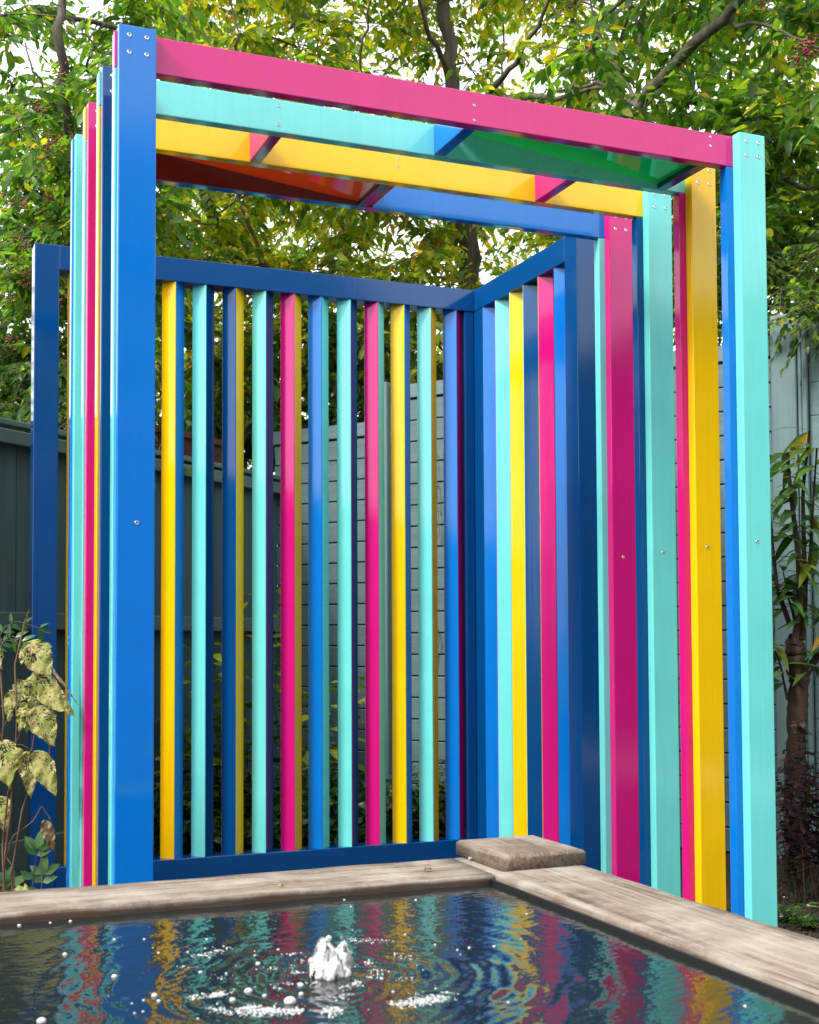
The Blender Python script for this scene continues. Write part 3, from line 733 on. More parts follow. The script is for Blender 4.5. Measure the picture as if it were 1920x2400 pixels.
def grow_tree(name, label, trunk, r0, clusters, pal, leaf_len, n_twig, n_leaf, twig_len, limbs=(), tmpl=TMPL, droop=0.25, cat='tree', group=None, mat=None, bark=None, berries=(), min_r=0.0026, leaf_keep=None):
    """trunk: list of points; limbs: extra explicit polylines (pts, r0, r1); clusters: (N,3) twig-bunch centres"""
    mat = mat or LEAF; bark = bark or BARK
    base = np.array(trunk[0], float)
    root = thing(name, tuple(base), label, cat, group)
    nodes = [np.array(p, float) for p in trunk]
    tb = Tubes()
    # smooth trunk
    tp = np.array(trunk, float)
    tt = np.linspace(0, len(tp)-1, len(tp)*4)
    sm = np.stack([np.interp(tt, np.arange(len(tp)), tp[:, k]) for k in range(3)], -1)
    sm[1:-1] += rng.normal(0, 0.012, (len(sm)-2, 3))
    tb.add(sm, np.linspace(r0, r0*0.35, len(sm))*(1+rng.normal(0, 0.04, len(sm))), 10)
    allnodes = list(sm[len(sm)//4:])
    lb = tb
    for (pts, ra, rb) in limbs:
        pts = np.array(pts, float); an = np.array(allnodes); pts[0] = an[np.argmin(np.linalg.norm(an-pts[0], axis=1))]; t2 = np.linspace(0, len(pts)-1, len(pts)*4)
        s2 = np.stack([np.interp(t2, np.arange(len(pts)), pts[:, k]) for k in range(3)], -1)
        s2[1:-1] += rng.normal(0, 0.010, (len(s2)-2, 3))
        lb.add(s2, np.linspace(ra, rb, len(s2))*0.62, 8); allnodes += list(s2[2:])
    clusters = np.asarray(clusters, float)
    A = np.array(allnodes)
    # connect nearest first
    dist = np.min(np.linalg.norm(clusters[:, None]-A[None], axis=2), axis=1)
    order = np.argsort(dist)
    N_ = list(A); parent = [-1]*len(N_); segs = []
    for ci in order:
        c = clusters[ci]
        arr = np.array(N_)
        dd = np.linalg.norm(arr-c, axis=1) + 0.35*np.maximum(0, arr[:, 2]-c[2])
        j = int(np.argmin(dd))
        k = max(3, int(np.linalg.norm(arr[j]-c)/0.25)+2)
        pts = bez(arr[j], c, 0.06*np.linalg.norm(arr[j]-c), k)
        ids = [j]
        for q in pts[1:]:
            N_.append(q); parent.append(ids[-1]); ids.append(len(N_)-1)
        segs.append(ids)
    load = np.zeros(len(N_))
    for s_ in segs: load[s_[-1]] += 1
    for i_ in range(len(N_)-1, -1, -1):
        if parent[i_] >= 0: load[parent[i_]] += load[i_]
    NA = np.array(N_)
    for s_ in segs:
        rr_ = min_r*np.sqrt(np.maximum(load[s_], 1)); rr_ = np.minimum(rr_, r0*0.5); rr_[0] = rr_[1]
        lb.add(NA[s_], rr_, 5, False)
    # twigs
    tw = Tubes(); LP, LDi, LU = [], [], []
    for c in clusters:
        for _ in range(n_twig):
            th = rng.uniform(0, 2*np.pi); el_ = rng.normal(0.05, 0.45)
            d = np.array([math.cos(th)*math.cos(el_), math.sin(th)*math.cos(el_), math.sin(el_)])
            ln = twig_len*rng.uniform(0.6, 1.25)
            pts = np.array([c + d*ln*t - np.array([0, 0, droop*ln*t*t]) for t in (0, 0.33, 0.66, 1.0)])
            tw.add(pts, [0.0026, 0.0021, 0.0016, 0.001], 3, False)
            m_ = n_leaf
            ts = np.linspace(0.12, 1.0, m_)
            side0 = np.cross(d, [0, 0, 1.0]); side0 /= np.linalg.norm(side0)+1e-9
            for q, t in enumerate(ts):
                pos = c + d*ln*t - np.array([0, 0, droop*ln*t*t])
                td = d - np.array([0, 0, 2*droop*t])
                if q == m_-1: ld = td
                else: ld = td*0.7 + side0*(1 if q % 2 else -1)*rng.uniform(0.6, 1.2)
                ld = ld + rng.normal(0, 0.28, 3) - np.array([0, 0, 0.32])
                LP.append(pos); LDi.append(ld); LU.append(np.array([0, 0, 1.0])+rng.normal(0, 0.45, 3))
    LP = np.array(LP); LDi = np.array(LDi); LU = np.array(LU)
    if leaf_keep is not None:
        kk = leaf_keep(LP); LP, LDi, LU = LP[kk], LDi[kk], LU[kk]
    sz = leaf_len*np.clip(rng.normal(0.95, 0.26, len(LP)), 0.4, 1.6)
    me = leaves_mesh('crown', LP, LDi, LU, sz, pick_tints(len(LP), pal), tmpl, base)
    o = mesh_obj('trunk', tb.mesh('trunk', base), bark, root, tuple(base))
    o = mesh_obj('twigs', tw.mesh('twigs', base), TWIG, root, tuple(base)); o['kind'] = 'stuff'
    o = mesh_obj('crown', me, mat, root, tuple(base)); o['kind'] = 'stuff'
    for (bp_, nb, rb) in berries:
        berry_cluster(root, bp_, nb, rb)
    return root

BERRY = simple('red_berry', (0.20, 0.010, 0.014), 0.25)
def berry_cluster(parent, c, nb=26, rb=0.0055):
    c = np.array(c)
    P_ = c+rng.normal(0, 1, (nb, 3))*np.array([0.026, 0.026, 0.020])*(rb/0.0055)
    V = bv[None]*rb*rng.uniform(0.8, 1.15, (nb, 1, 1))+P_[:, None, :]-c
    F_ = (bf[None]+np.arange(nb)[:, None, None]*len(bv)).reshape(-1, 3)
    me = np_mesh('berry_cluster', V.reshape(-1, 3), F_.ravel(), np.full(len(F_), 3))
    o = mesh_obj('berry_cluster', me, BERRY, parent, tuple(c)); o['kind'] = 'stuff'

def fill(n_, px, py, fw, dens=None):
    """twig-bunch centres through a block of the garden seen between these bounds"""
    out = []
    tries = 0
    while len(out) < n_ and tries < n_*60:
        tries += 1
        x = rng.uniform(*px); y = rng.uniform(*py); f_ = rng.uniform(*fw)
        if dens is not None and rng.uniform() > dens(x, y): continue
        out.append(tuple(cp(x, y, f_)))
    return np.array(out)
def gnd(px, fwd):
    q = cp(px, 1510, fwd); return (q.x, q.y, 0.0)
def P3(px, py, f_): return tuple(cp(px, py, f_))

# --- tree with the visible trunk, behind the fence corner
def dens_main(x, y):
    d = 1.0
    if y < 250: d = 0.75
    return d
grow_tree('broadleaf_tree', 'broadleaf tree with the grey-brown trunk showing above the corner of the screen', 
          [gnd(1112, 8.6), P3(1106, 800, 8.6), P3(1098, 600, 8.6), P3(1078, 350, 8.6), P3(1055, 150, 8.6), P3(1030, -60, 8.6), P3(1010, -400, 8.7)], 0.085,
          np.concatenate([fill(95, (640, 1420), (-420, 330), (7.6, 10.4), dens_main), fill(60, (760, 1400), (330, 900), (7.7, 9.6))]), PAL_BRIGHT, 0.074, 10, 15, 0.40,
          limbs=[([P3(1060, 200, 8.6), P3(1010, 90, 8.3), P3(968, -40, 8.0), P3(940, -260, 7.8)], 0.035, 0.012),
                 ([P3(1072, 300, 8.6), P3(1180, 190, 8.2), P3(1260, 60, 7.8), P3(1340, -120, 7.6)], 0.040, 0.012),
                 ([P3(1085, 420, 8.6), P3(1180, 225, 8.2), P3(1300, 230, 7.8), P3(1440, 200, 7.4)], 0.045, 0.014),
                 ([P3(1075, 330, 8.6), P3(960, 300, 8.3), P3(840, 160, 8.1), P3(870, 0, 8.0)], 0.026, 0.010)])
# --- right-hand tree
grow_tree('broadleaf_tree', 'leafy tree with the long bare diagonal branch above the right-hand posts',
          [gnd(1462, 7.6), P3(1462, 900, 7.6), P3(1466, 500, 7.4), P3(1482, 275, 7.1), P3(1560, 165, 6.8), P3(1700, 42, 6.4), P3(1765, -40, 6.2), P3(1850, -260, 6.1)], 0.05,
          np.concatenate([fill(85, (1340, 2150), (-420, 320), (6.2, 9.0)), fill(50, (1500, 2150), (320, 640), (6.4, 8.5))]), PAL_GREEN, 0.082, 10, 14, 0.38,
          limbs=[([P3(1700, 42, 6.4), P3(1790, 60, 6.3), P3(1910, 105, 6.2), P3(2050, 130, 6.2)], 0.018, 0.008),
                 ([P3(1470, 560, 7.5), P3(1640, 420, 7.2), P3(1800, 412, 7.0), P3(1880, 440, 7.0), P3(2000, 425, 7.0)], 0.038, 0.018),
                 ([P3(1820, 420, 7.0), P3(1880, 385, 6.9), P3(1960, 330, 6.9)], 0.014, 0.007),
                 ([P3(1485, 260, 7.1), P3(1420, 120, 7.3), P3(1370, -30, 7.4)], 0.02, 0.009),
                 ([P3(1500, 250, 7.1), P3(1390, 190, 7.2), P3(1300, 215, 7.3)], 0.022, 0.010)],
          berries=[(P3(1900, 112, 6.0), 40, 0.0068), (P3(1885, 122, 6.0), 30, 0.0068), (P3(1320, 20, 7.0), 12, 0.006), (P3(1790, 5, 6.4), 14, 0.006)])
# --- middle-left tree
grow_tree('broadleaf_tree', 'bushy tree with slanting branches above the left half of the screen',
          [gnd(520, 8.9), P3(516, 900, 8.9), P3(560, 640, 8.7), P3(500, 500, 8.6), P3(430, 300, 8.5), P3(400, 60, 8.4), P3(380, -260, 8.4)], 0.06,
          np.concatenate([fill(48, (330, 820), (-400, 250), (7.8, 10.5), lambda x, y: 0.25 if (x < 440 and 40 < y < 190) else 1.0), fill(85, (330, 900), (280, 980), (7.8, 9.8))]), PAL_BRIGHT, 0.072, 10, 15, 0.38,
          limbs=[([P3(560, 640, 8.7), P3(640, 720, 8.2), P3(600, 560, 8.1), P3(540, 420, 8.0), P3(520, 250, 8.0)], 0.028, 0.010),
                 ([P3(500, 500, 8.6), P3(430, 525, 8.0), P3(370, 500, 7.9), P3(300, 470, 7.8)], 0.024, 0.010)],
          berries=[(P3(512, 747, 7.2), 16, 0.006), (P3(640, 560, 7.4), 6, 0.005)])
# --- left tree with berries: open towards the bright sky at top left
def dens_left(x, y):
    if x < 235 and y < 60+0.75*x*0.2 and y > -500 and x < 120: return 0.10
    if y < 330-1.25*x: return 0.05
    if y < 480-1.2*x: return 0.45
    return 1.0
grow_tree('berry_tree', 'tree hung with small red berry clusters beyond the dark board fence',
          [gnd(205, 6.9), P3(205, 1000, 6.9), P3(210, 700, 6.9), P3(190, 420, 6.8), P3(150, 230, 6.7), P3(140, 60, 6.6), P3(180, -150, 6.6)], 0.05,
          np.concatenate([fill(74, (-15, 345), (-160, 560), (6.3, 8.2), dens_left), fill(46, (-15, 330), (540, 900), (6.4, 7.8))]), PAL_GREEN, 0.066, 10, 14, 0.32,
          limbs=[([P3(190, 420, 6.8), P3(150, 270, 6.5), P3(90, 190, 6.4), P3(60, 100, 6.4)], 0.016, 0.006),
                 ([P3(200, 500, 6.8), P3(160, 390, 6.5), P3(70, 300, 6.4), P3(20, 310, 6.4)], 0.016, 0.006),
                 ([P3(210, 640, 6.8), P3(120, 560, 6.5), P3(40, 560, 6.4)], 0.014, 0.006),
                 ([P3(160, 250, 6.7), P3(230, 110, 6.5), P3(150, 30, 6.5), P3(115, -30, 6.5)], 0.014, 0.006)],
          berries=[(P3(x, y, 6.15), 20, 0.0048) for (x, y) in ((119, 323), (100, 351), (50, 482), (117, 462), (48, 571), (141, 167), (10, 460), (45, 635), (24, 800), (8, 700), (90, 250), (140, 700), (62, 660))])
# --- darker understorey behind the dark fence and behind the middle of the screen
grow_tree('evergreen_shrub', 'dense dark evergreen shrub rising over the top of the dark board fence',
          [gnd(40, 6.9), P3(45, 1200, 6.9), P3(60, 900, 6.9), P3(60, 780, 6.9)], 0.03,
          np.concatenate([fill(50, (-40, 350), (770, 1010), (6.2, 7.2)), fill(26, (-60, 380), (930, 1080), (6.0, 7.0))]), PAL_DARK, 0.045, 8, 12, 0.22, tmpl=TMPL, cat='shrub')
grow_tree('evergreen_shrub', 'dark leafy shrub behind the fence corner, seen through the slats',
          [gnd(520, 8.2), P3(520, 1200, 8.2), P3(540, 1000, 8.2), P3(560, 850, 8.2)], 0.03,
          np.concatenate([fill(70, (360, 1000), (740, 1120), (7.7, 8.6)), fill(34, (360, 760), (960, 1200), (7.6, 8.2))]), PAL_DARK, 0.085, 6, 9, 0.30, cat='shrub')
grow_tree('evergreen_shrub', 'dense small-leaved shrub spilling over the pale fence beside the wide post',
          [gnd(1840, 6.6), P3(1840, 1000, 6.6), P3(1845, 800, 6.6), P3(1850, 700, 6.6)], 0.03,
          np.concatenate([fill(85, (1560, 2150), (560, 790), (6.1, 6.9)), fill(8, (1850, 2000), (715, 742), (5.55, 5.75))]), [(4, (0.045, 0.105, 0.018)), (3, (0.08, 0.15, 0.02)), (2, (0.02, 0.05, 0.015)), (0.5, (0.25, 0.2, 0.02))], 0.040, 8, 13, 0.20, cat='shrub')
# --- far tree mass closing the view
grow_tree('broadleaf_tree', 'distant pale green tree filling the gaps behind the nearer crowns',
          [gnd(800, 13.0), P3(800, 1100, 13.0), P3(810, 700, 13.0), P3(820, 300, 13.0)], 0.14,
          np.concatenate([fill(110, (200, 1500), (380, 1050), (11.5, 14.5)), fill(30, (1400, 2100), (250, 760), (11, 14)), fill(60, (420, 1950), (-300, 380), (11.0, 14.5))]), PAL_BRIGHT, 0.100, 10, 14, 0.55)

# ================================================================== BED PLANTS
def small_plant(name, label, base, stems, pal, leaf_len, mat=GLOSSLEAF, tmpl=TMPL, cat='plant', n_leaf=10, stem_r=0.004, bark=None, leaf_dir=0.9, each=False, group=None):
    root = thing(name, tuple(base), label, cat, group)
    base = np.array(base)
    tb = Tubes(); LP, LDi, LU = [], [], []
    for s_ in stems:
        pts = np.array(s_, float); k = max(6, len(pts)*4); t2 = np.linspace(0, len(pts)-1, k)
        sm = np.stack([np.interp(t2, np.arange(len(pts)), pts[:, j]) for j in range(3)], -1)
        tb.add(sm, np.linspace(stem_r, stem_r*0.35, k), 5)
        for q in range(n_leaf):
            t = (0.25+0.75*q/(n_leaf-1))*(k-1); i0 = min(int(t), k-2); fr = t-i0
            pos = sm[i0]*(1-fr)+sm[i0+1]*fr; d = sm[i0+1]-sm[i0]; d /= np.linalg.norm(d)+1e-9
            a_ = q*2.4+rng.uniform(-.4, .4)
            side = np.array([math.cos(a_), math.sin(a_), 0])
            LP.append(pos); LDi.append(d*(1-leaf_dir)+side*leaf_dir+np.array([0, 0, rng.uniform(-.35, .35)])); LU.append(np.array([0, 0, 1.0])+rng.normal(0, .3, 3))
    LP, LDi, LU = map(np.array, (LP, LDi, LU))
    sz = leaf_len*rng.uniform(0.6, 1.15, len(LP)); ti = pick_tints(len(LP), pal)
    mesh_obj('stems', tb.mesh('stems', base), bark or TWIG, root, tuple(base))
    if each:
        for i_ in range(len(LP)):
            me = leaves_mesh('leaf', LP[i_:i_+1], LDi[i_:i_+1], LU[i_:i_+1], sz[i_:i_+1], ti[i_:i_+1], tmpl, LP[i_])
            mesh_obj('leaf', me, mat, root, tuple(LP[i_]))
    else:
        o = mesh_obj('foliage', leaves_mesh('foliage', LP, LDi, LU, sz, ti, tmpl, base), mat, root, tuple(base)); o['kind'] = 'stuff'
    return root
PAL_CAM = [(4, (0.13, 0.20, 0.016)), (3, (0.24, 0.29, 0.025)), (2, (0.06, 0.115, 0.014)), (1, (0.36, 0.34, 0.04))]
# glossy climbers in front of the dark fence, seen between the slats
for k, (x, f_, top, lab) in enumerate(((400, 6.05, 1450, 'glossy-leaved climber against the dark fence behind the first yellow slat'), (500, 6.2, 1430, 'glossy-leaved climber against the dark fence behind the aqua and navy slats'),
                                       (590, 6.4, 1380, 'tall yellow-green climber in the fence corner'), (680, 6.45, 1330, 'yellow-green climber just right of the fence corner'), (770, 6.3, 1480, 'low glossy shrub at the foot of the pale lap fence'))):
    b0 = gnd(x, f_)
    st = []
    for j in range(6):
        xx = x+random.uniform(-70, 70); tp_ = top+random.uniform(0, 360)
        st.append([b0, P3(x+(xx-x)*0.5+random.uniform(-12, 12), 1850, f_), P3(xx, (1850+tp_)/2, f_+random.uniform(-.1, .1)), P3(xx+random.uniform(-25, 25), tp_, f_)])
    small_plant('climber', lab, b0, st, PAL_CAM, 0.100, n_leaf=17, cat='climber', tmpl=TMPLW)
for k, (x, f_, lab) in enumerate(((920, 6.15, 'low leafy plant at the foot of the screen behind the yellow slat'), (1020, 6.0, 'low leafy plant at the foot of the screen beside the corner stile'))):
    b0 = gnd(x, f_)
    st = [[b0, P3(x+random.uniform(-50, 50), 1900, f_), P3(x+random.uniform(-75, 75), 1800+random.uniform(-20, 60), f_)] for j in range(8)]
    small_plant('leafy_plant', lab, b0, st, PAL_CAM, 0.07, n_leaf=7, tmpl=TMPLW)
# thin vine on the lap fence
def onfence(px, py, off=0.03):
    v = CF+CR*((px-960)/F_PX)+CU*((Y0_PX-py)/F_PX)
    q = FP+FNM*off; k = (q.x*FNM.x+q.y*FNM.y)/(v.x*FNM.x+v.y*FNM.y)
    return (v.x*k, v.y*k, CAMZ+v.z*k)
def vine(lab, pts, n_leaf, ll):
    st = [[onfence(*q) for q in pts]]
    small_plant('fence_vine', lab, st[0][0], st, PAL_CAM, ll, n_leaf=n_leaf, cat='vine', stem_r=0.003)
vine('thin wiry vine climbing the lap fence behind the aqua slat', [(1010, 1990), (985, 1700), (1030, 1500), (980, 1350), (1030, 1250), (1020, 1060), (985, 960)], 14, 0.035)
vine('thin wiry vine climbing the lap fence next to the screen corner', [(1060, 1990), (1045, 1750), (1070, 1560), (1040, 1420), (1080, 1300), (1092, 1180)], 12, 0.035)
vine('bare wiry vine on the pale fence beside the front aqua post', [(1800, 1560), (1815, 1480), (1822, 1100), (1822, 1010), (1812, 978), (1800, 1000)], 2, 0.02)


# ivy carpeting the ground behind the screen
n_ = 5200
LPi = []
while len(LPi) < n_:
    x = rng.uniform(350, 1150); f_ = rng.uniform(5.75, 6.9)
    q = cp(x, 1510, f_); hmax = 0.34*(0.6+0.4*math.sin(q.x*9)*math.cos(q.y*7))
    if (q.y-YR) < 0.16: continue
    if (Vector((q.x, q.y, 0))-FP).dot(FNM) < 0.03 or (Vector((q.x, q.y, 0))-C0).dot(LN) < 0.08: continue
    LPi.append((q.x, q.y, abs(hmax*rng.uniform(0.05, 1.0))))
LPi = np.array(LPi); th = rng.uniform(0, 6.283, n_)
me = leaves_mesh('ivy_ground_cover', LPi, np.stack([np.cos(th), np.sin(th), rng.normal(-0.1, .3, n_)], -1), np.array([[0, 0, 1.0]])+rng.normal(0, .5, (n_, 3)), 0.065*rng.uniform(.6, 1.2, n_), pick_tints(n_, PAL_DARK), TMPLW, (0, 0, 0))
tag(mesh_obj('ivy_ground_cover', me, GLOSSLEAF), 'dark ivy carpeting the ground between the screen and the fences', 'ivy', kind='stuff')
# unseen house added behind the photographer so the gloss paint mirrors something dark
BRICK, n, b = new_mat('house_brick'); L = n.links.new
gq = N(n, 'ShaderNodeTexCoord'); mpb = N(n, 'ShaderNodeMapping'); mpb.inputs['Rotation'].default_value = (rad(90), 0, 0); L(gq.outputs['Object'], mpb.inputs[0])
bt = N(n, 'ShaderNodeTexBrick', Scale=4.4); bt.inputs['Color1'].default_value = (0.16, 0.075, 0.045, 1); bt.inputs['Color2'].default_value = (0.22, 0.11, 0.065, 1); bt.inputs['Mortar'].default_value = (0.24, 0.22, 0.19, 1)
L(mpb.outputs[0], bt.inputs['Vector']); L(bt.outputs['Color'], b.inputs['Base Color']); b.inputs['Roughness'].default_value = 0.9
SLATE = simple('roof_slate', (0.05, 0.053, 0.06), 0.7, noise=(5, (0.085, 0.085, 0.09)), bump=0.5, bscale=12)
WHITEF = simple('white_window_frame', (0.7, 0.7, 0.68), 0.4)
GLASS = simple('dark_window_glass', (0.02, 0.025, 0.03), 0.05)
HY = -8.0
hs_ = thing('sheen_blocker_house', (0.5, HY-3, 0), 'unseen two-storey brick house added to darken reflections in the gloss paint', 'house')
box('wall', -6.0, 7.0, HY-6.0, HY, 0, 5.4, BRICK, hs_, 0.01, 1)
V = [(-6.8, 3.4, 5.25), (6.8, 3.4, 5.25), (6.8, -3.4, 5.25), (-6.8, -3.4, 5.25), (-6.8, 0, 8.0), (6.8, 0, 8.0), (-6.8, 3.4, 5.40), (6.8, 3.4, 5.40), (6.8, -3.4, 5.40), (-6.8, -3.4, 5.40)]
rf = mesh_obj('roof', np_mesh('roof', V, [3, 2, 1, 0, 0, 1, 7, 6, 2, 3, 9, 8, 6, 7, 5, 4, 8, 9, 4, 5, 1, 2, 8, 5, 7, 3, 0, 6, 4, 9], [4, 4, 4, 4, 4, 5, 5], False), SLATE, hs_, (0.5, HY-3, 0.0))
for (x, z, w, h) in ((-4.2, 3.4, 1.2, 1.3), (-1.2, 3.4, 1.2, 1.3), (2.2, 3.4, 1.2, 1.3), (5.2, 3.4, 1.2, 1.3), (-3.8, 0.9, 1.6, 1.3), (4.6, 0.9, 1.8, 1.3)):
    f0 = box('window', x-w/2, x+w/2, HY+0.001, HY+0.05, z, z+h, WHITEF, hs_, 0.004, 1)
    for k in (-1, 1): box('pane', x+k*w/4-w/4+0.06, x+k*w/4+w/4-0.06, HY+0.0505, HY+0.056, z+0.08, z+h-0.08, GLASS, f0, 0, 1)
    box('sill', x-w/2-0.06, x+w/2+0.06, HY+0.001, HY+0.12, z-0.07, z-0.002, WHITEF, f0, 0.004, 1)
dr = box('door', 0.1, 1.1, HY+0.001, HY+0.06, 0.02, 2.12, WHITEF, hs_, 0.004, 1)
box('pane', 0.25, 0.95, HY+0.0605, HY+0.066, 0.9, 1.95, GLASS, dr, 0, 1)
HEDGE = simple('hedge_green', (0.012, 0.028, 0.008), 0.8, noise=(6, (0.035, 0.07, 0.018)), bump=1.0, bscale=18)
hb = thing('sheen_blocker_hedge', (9.8, -2.5, 0), 'unseen tall dark hedge added to darken reflections in the right-hand posts', 'hedge')  # unseen hedge added to keep sky sheen off the right-hand posts
nu, nv = 60, 24
V = []
hd_ = Vector((0.35, 0.94, 0)).normalized(); hn_ = Vector((-0.94, 0.35, 0)).normalized()
for i_ in range(nu+1):
    for j in range(nv+1):
        a_ = i_/nu*13-6.5; t = j/nv
        if t < 0.42: yy, zz_ = 0.5, 4.6*t/0.42
        elif t < 0.58: yy, zz_ = 0.5-1.0*(t-0.42)/0.16, 4.6
        else: yy, zz_ = -0.5, 4.6*(1-(t-0.58)/0.42)
        w_ = 0.10*math.sin(a_*2.3+zz_*1.7)+0.07*math.sin(a_*5.1-zz_*3.3)+0.05*math.sin(a_*11+zz_*7)
        v_ = hd_*a_+hn_*(yy+w_*(1 if yy > 0 else -1)); V.append((v_.x, v_.y, max(0, zz_+w_*0.9*(zz_/4.6))))
Fq = []
for i_ in range(nu):
    for j in range(nv): Fq += [i_*(nv+1)+j, (i_+1)*(nv+1)+j, (i_+1)*(nv+1)+j+1, i_*(nv+1)+j+1]
mesh_obj('clipped_mass', np_mesh('clipped_mass', V, Fq, [4]*(nu*nv)), HEDGE, hb, (9.8, -2.5, 0))
# --- right-hand shrub with a stout trunk and long leaves
def right_shrub():
    f_ = 5.25
    base = np.array(gnd(1868, f_))
    root = thing('long_leaved_shrub', tuple(base), 'shrub with stout brown trunk and long drooping green leaves beside the front aqua post', 'shrub')
    tb = Tubes()
    pts = [P3(1868, 2090, f_), P3(1866, 1800, f_), P3(1868, 1690, f_), P3(1872, 1600, f_), P3(1868, 1540, f_), P3(1862, 1500, f_)]
    q = np.array(pts); tt = np.linspace(0, len(q)-1, 40)
    sm = np.stack([np.interp(tt, np.arange(len(q)), q[:, j]) for j in range(3)], -1)+rng.normal(0, 0.0025, (40, 3))
    tb.add(sm, np.interp(tt, np.arange(6), [0.048, 0.043, 0.040, 0.041, 0.043, 0.036])*(1+rng.normal(0, 0.07, 40)), 12)
    stems = [[(1862, 1510), (1878, 1420), (1872, 1300), (1862, 1220), (1850, 1120), (1847, 1060)], [(1880, 1500), (1888, 1400), (1885, 1280), (1882, 1150), (1898, 1010)],
             [(1890, 1580), (1915, 1540), (1945, 1490), (1960, 1380)], [(1850, 1460), (1822, 1380), (1812, 1290), (1805, 1200)], [(1868, 1470), (1848, 1400), (1836, 1340)], [(1846, 1640), (1830, 1560), (1812, 1510)], [(1885, 1400), (1900, 1300), (1905, 1200), (1915, 1050)]]
    rads = [0.016, 0.014, 0.018, 0.011, 0.006, 0.006, 0.009]
    LP, LDi = [], []
    for s_, r in zip(stems, rads):
        q = np.array([P3(x, y, f_+random.uniform(-.04, .04)) for x, y in s_]); tt = np.linspace(0, len(q)-1, len(q)*3)
        sm = np.stack([np.interp(tt, np.arange(len(q)), q[:, j]) for j in range(3)], -1)
        tb.add(sm, np.linspace(r, r*0.4, len(sm)), 7)
        for i_ in range(2, len(sm)):
            for _ in range(3):
                a_ = random.uniform(0, 6.283)
                LP.append(sm[i_]); LDi.append((math.cos(a_), math.sin(a_), random.uniform(-0.35, 0.6)))
    mesh_obj('trunk', tb.mesh('trunk', base), BROWNB, root, tuple(base))
    LP = np.array(LP); LDi = np.array(LDi); n_ = len(LP)
    ti = pick_tints(n_, [(5, (0.045, 0.115, 0.028)), (3, (0.075, 0.150, 0.030)), (1.2, (0.16, 0.21, 0.025)), (0.4, (0.38, 0.28, 0.02))])
    tm = leaf_template(0.23, 0.3, 0.45)
    for i_ in range(n_):
        me = leaves_mesh('leaf', LP[i_:i_+1], LDi[i_:i_+1], np.array([[0.1, -0.3, 1.0]]), np.array([random.uniform(0.10, 0.19)]), ti[i_:i_+1], tm, LP[i_])
        mesh_obj('leaf', me, GLOSSLEAF, root, tuple(LP[i_]))
right_shrub()
# --- dark purple ground shrub
def purple():
    b0 = gnd(1890, 4.95)
    st = []
    for j in range(60):
        x = random.uniform(1835, 2060); top = random.uniform(1690, 1980); ff = random.uniform(4.6, 5.1)
        st.append([gnd(x+random.uniform(-40, 40), ff), P3(x+random.uniform(-15, 15), (2100+top)/2, ff), P3(x+random.uniform(-20, 20), top, ff)])
    small_plant('purple_shrub', 'dark purple-leaved bush at the foot of the long-leaved shrub', b0, st, [(5, (0.018, 0.010, 0.013)), (3, (0.035, 0.018, 0.024)), (1, (0.06, 0.03, 0.03)), (0.6, (0.02, 0.03, 0.012))], 0.046, n_leaf=34, cat='shrub', mat=GLOSSLEAF, tmpl=TMPLW, stem_r=0.0022, bark=BROWNB)
purple()
# --- sword leaves, weeds, pebbles on the soil at the right
def on_ground(px, py, z=0.0):
    v = CF+CR*((px-960)/F_PX)+CU*((Y0_PX-py)/F_PX); k = (z-CAMZ)/v.z
    return Vector((v.x*k, v.y*k, z))
bq = on_ground(1872, 2092)
iris = thing('sword_leaf_plant', tuple(bq), 'clump of upright narrow grey-green sword leaves on the soil', 'plant')
for (dx, h, ln_) in ((-0.02, 0.20, -0.10), (0.0, 0.19, 0.015), (0.012, 0.17, 0.03), (-0.03, 0.15, -0.14), (0.03, 0.10, 0.10)):
    w = 0.011
    pts = []
    for t in np.linspace(0, 1, 7):
        ctr = Vector((dx+ln_*t*t, 0, h*t)); ww = w*(1-t**2.2)+0.0004
        pts += [ctr-Vector((ww, 0.002, 0)), ctr+Vector((0, 0.004, 0)), ctr+Vector((ww, 0.002, 0))]
    Fq = []
    for i_ in range(6):
        for j in range(2): Fq += [i_*3+j, i_*3+j+1, i_*3+j+4, i_*3+j+3]
    me = np_mesh('blade', [tuple(p) for p in pts], Fq, [4]*12)
    at = me.attributes.new('tint', 'FLOAT_COLOR', 'POINT'); at.data.foreach_set('color', np.tile([0.10, 0.15, 0.07, 1.0], len(me.vertices)))
    mesh_obj('blade', me, GLOSSLEAF, iris, tuple(bq))
for (x, y, lab) in ((1850, 2150, 'small green weed beside the foot of the front aqua post'), (1885, 2165, 'low frilly weed on the soil below the sword leaves')):
    b0 = on_ground(x, y+15)
    st = [[tuple(b0), tuple(b0+Vector((random.uniform(-.05, .05), random.uniform(-.05, .05), 0.03))), tuple(b0+Vector((random.uniform(-.10, .10), random.uniform(-.08, .08), random.uniform(.03, .08))))] for j in range(9)]
    small_plant('garden_weed', lab, b0, st, [(3, (0.10, 0.18, 0.02)), (3, (0.05, 0.12, 0.03)), (1, (0.03, 0.07, 0.03))], 0.042, n_leaf=6, tmpl=TMPLW, stem_r=0.0015, leaf_dir=0.8)
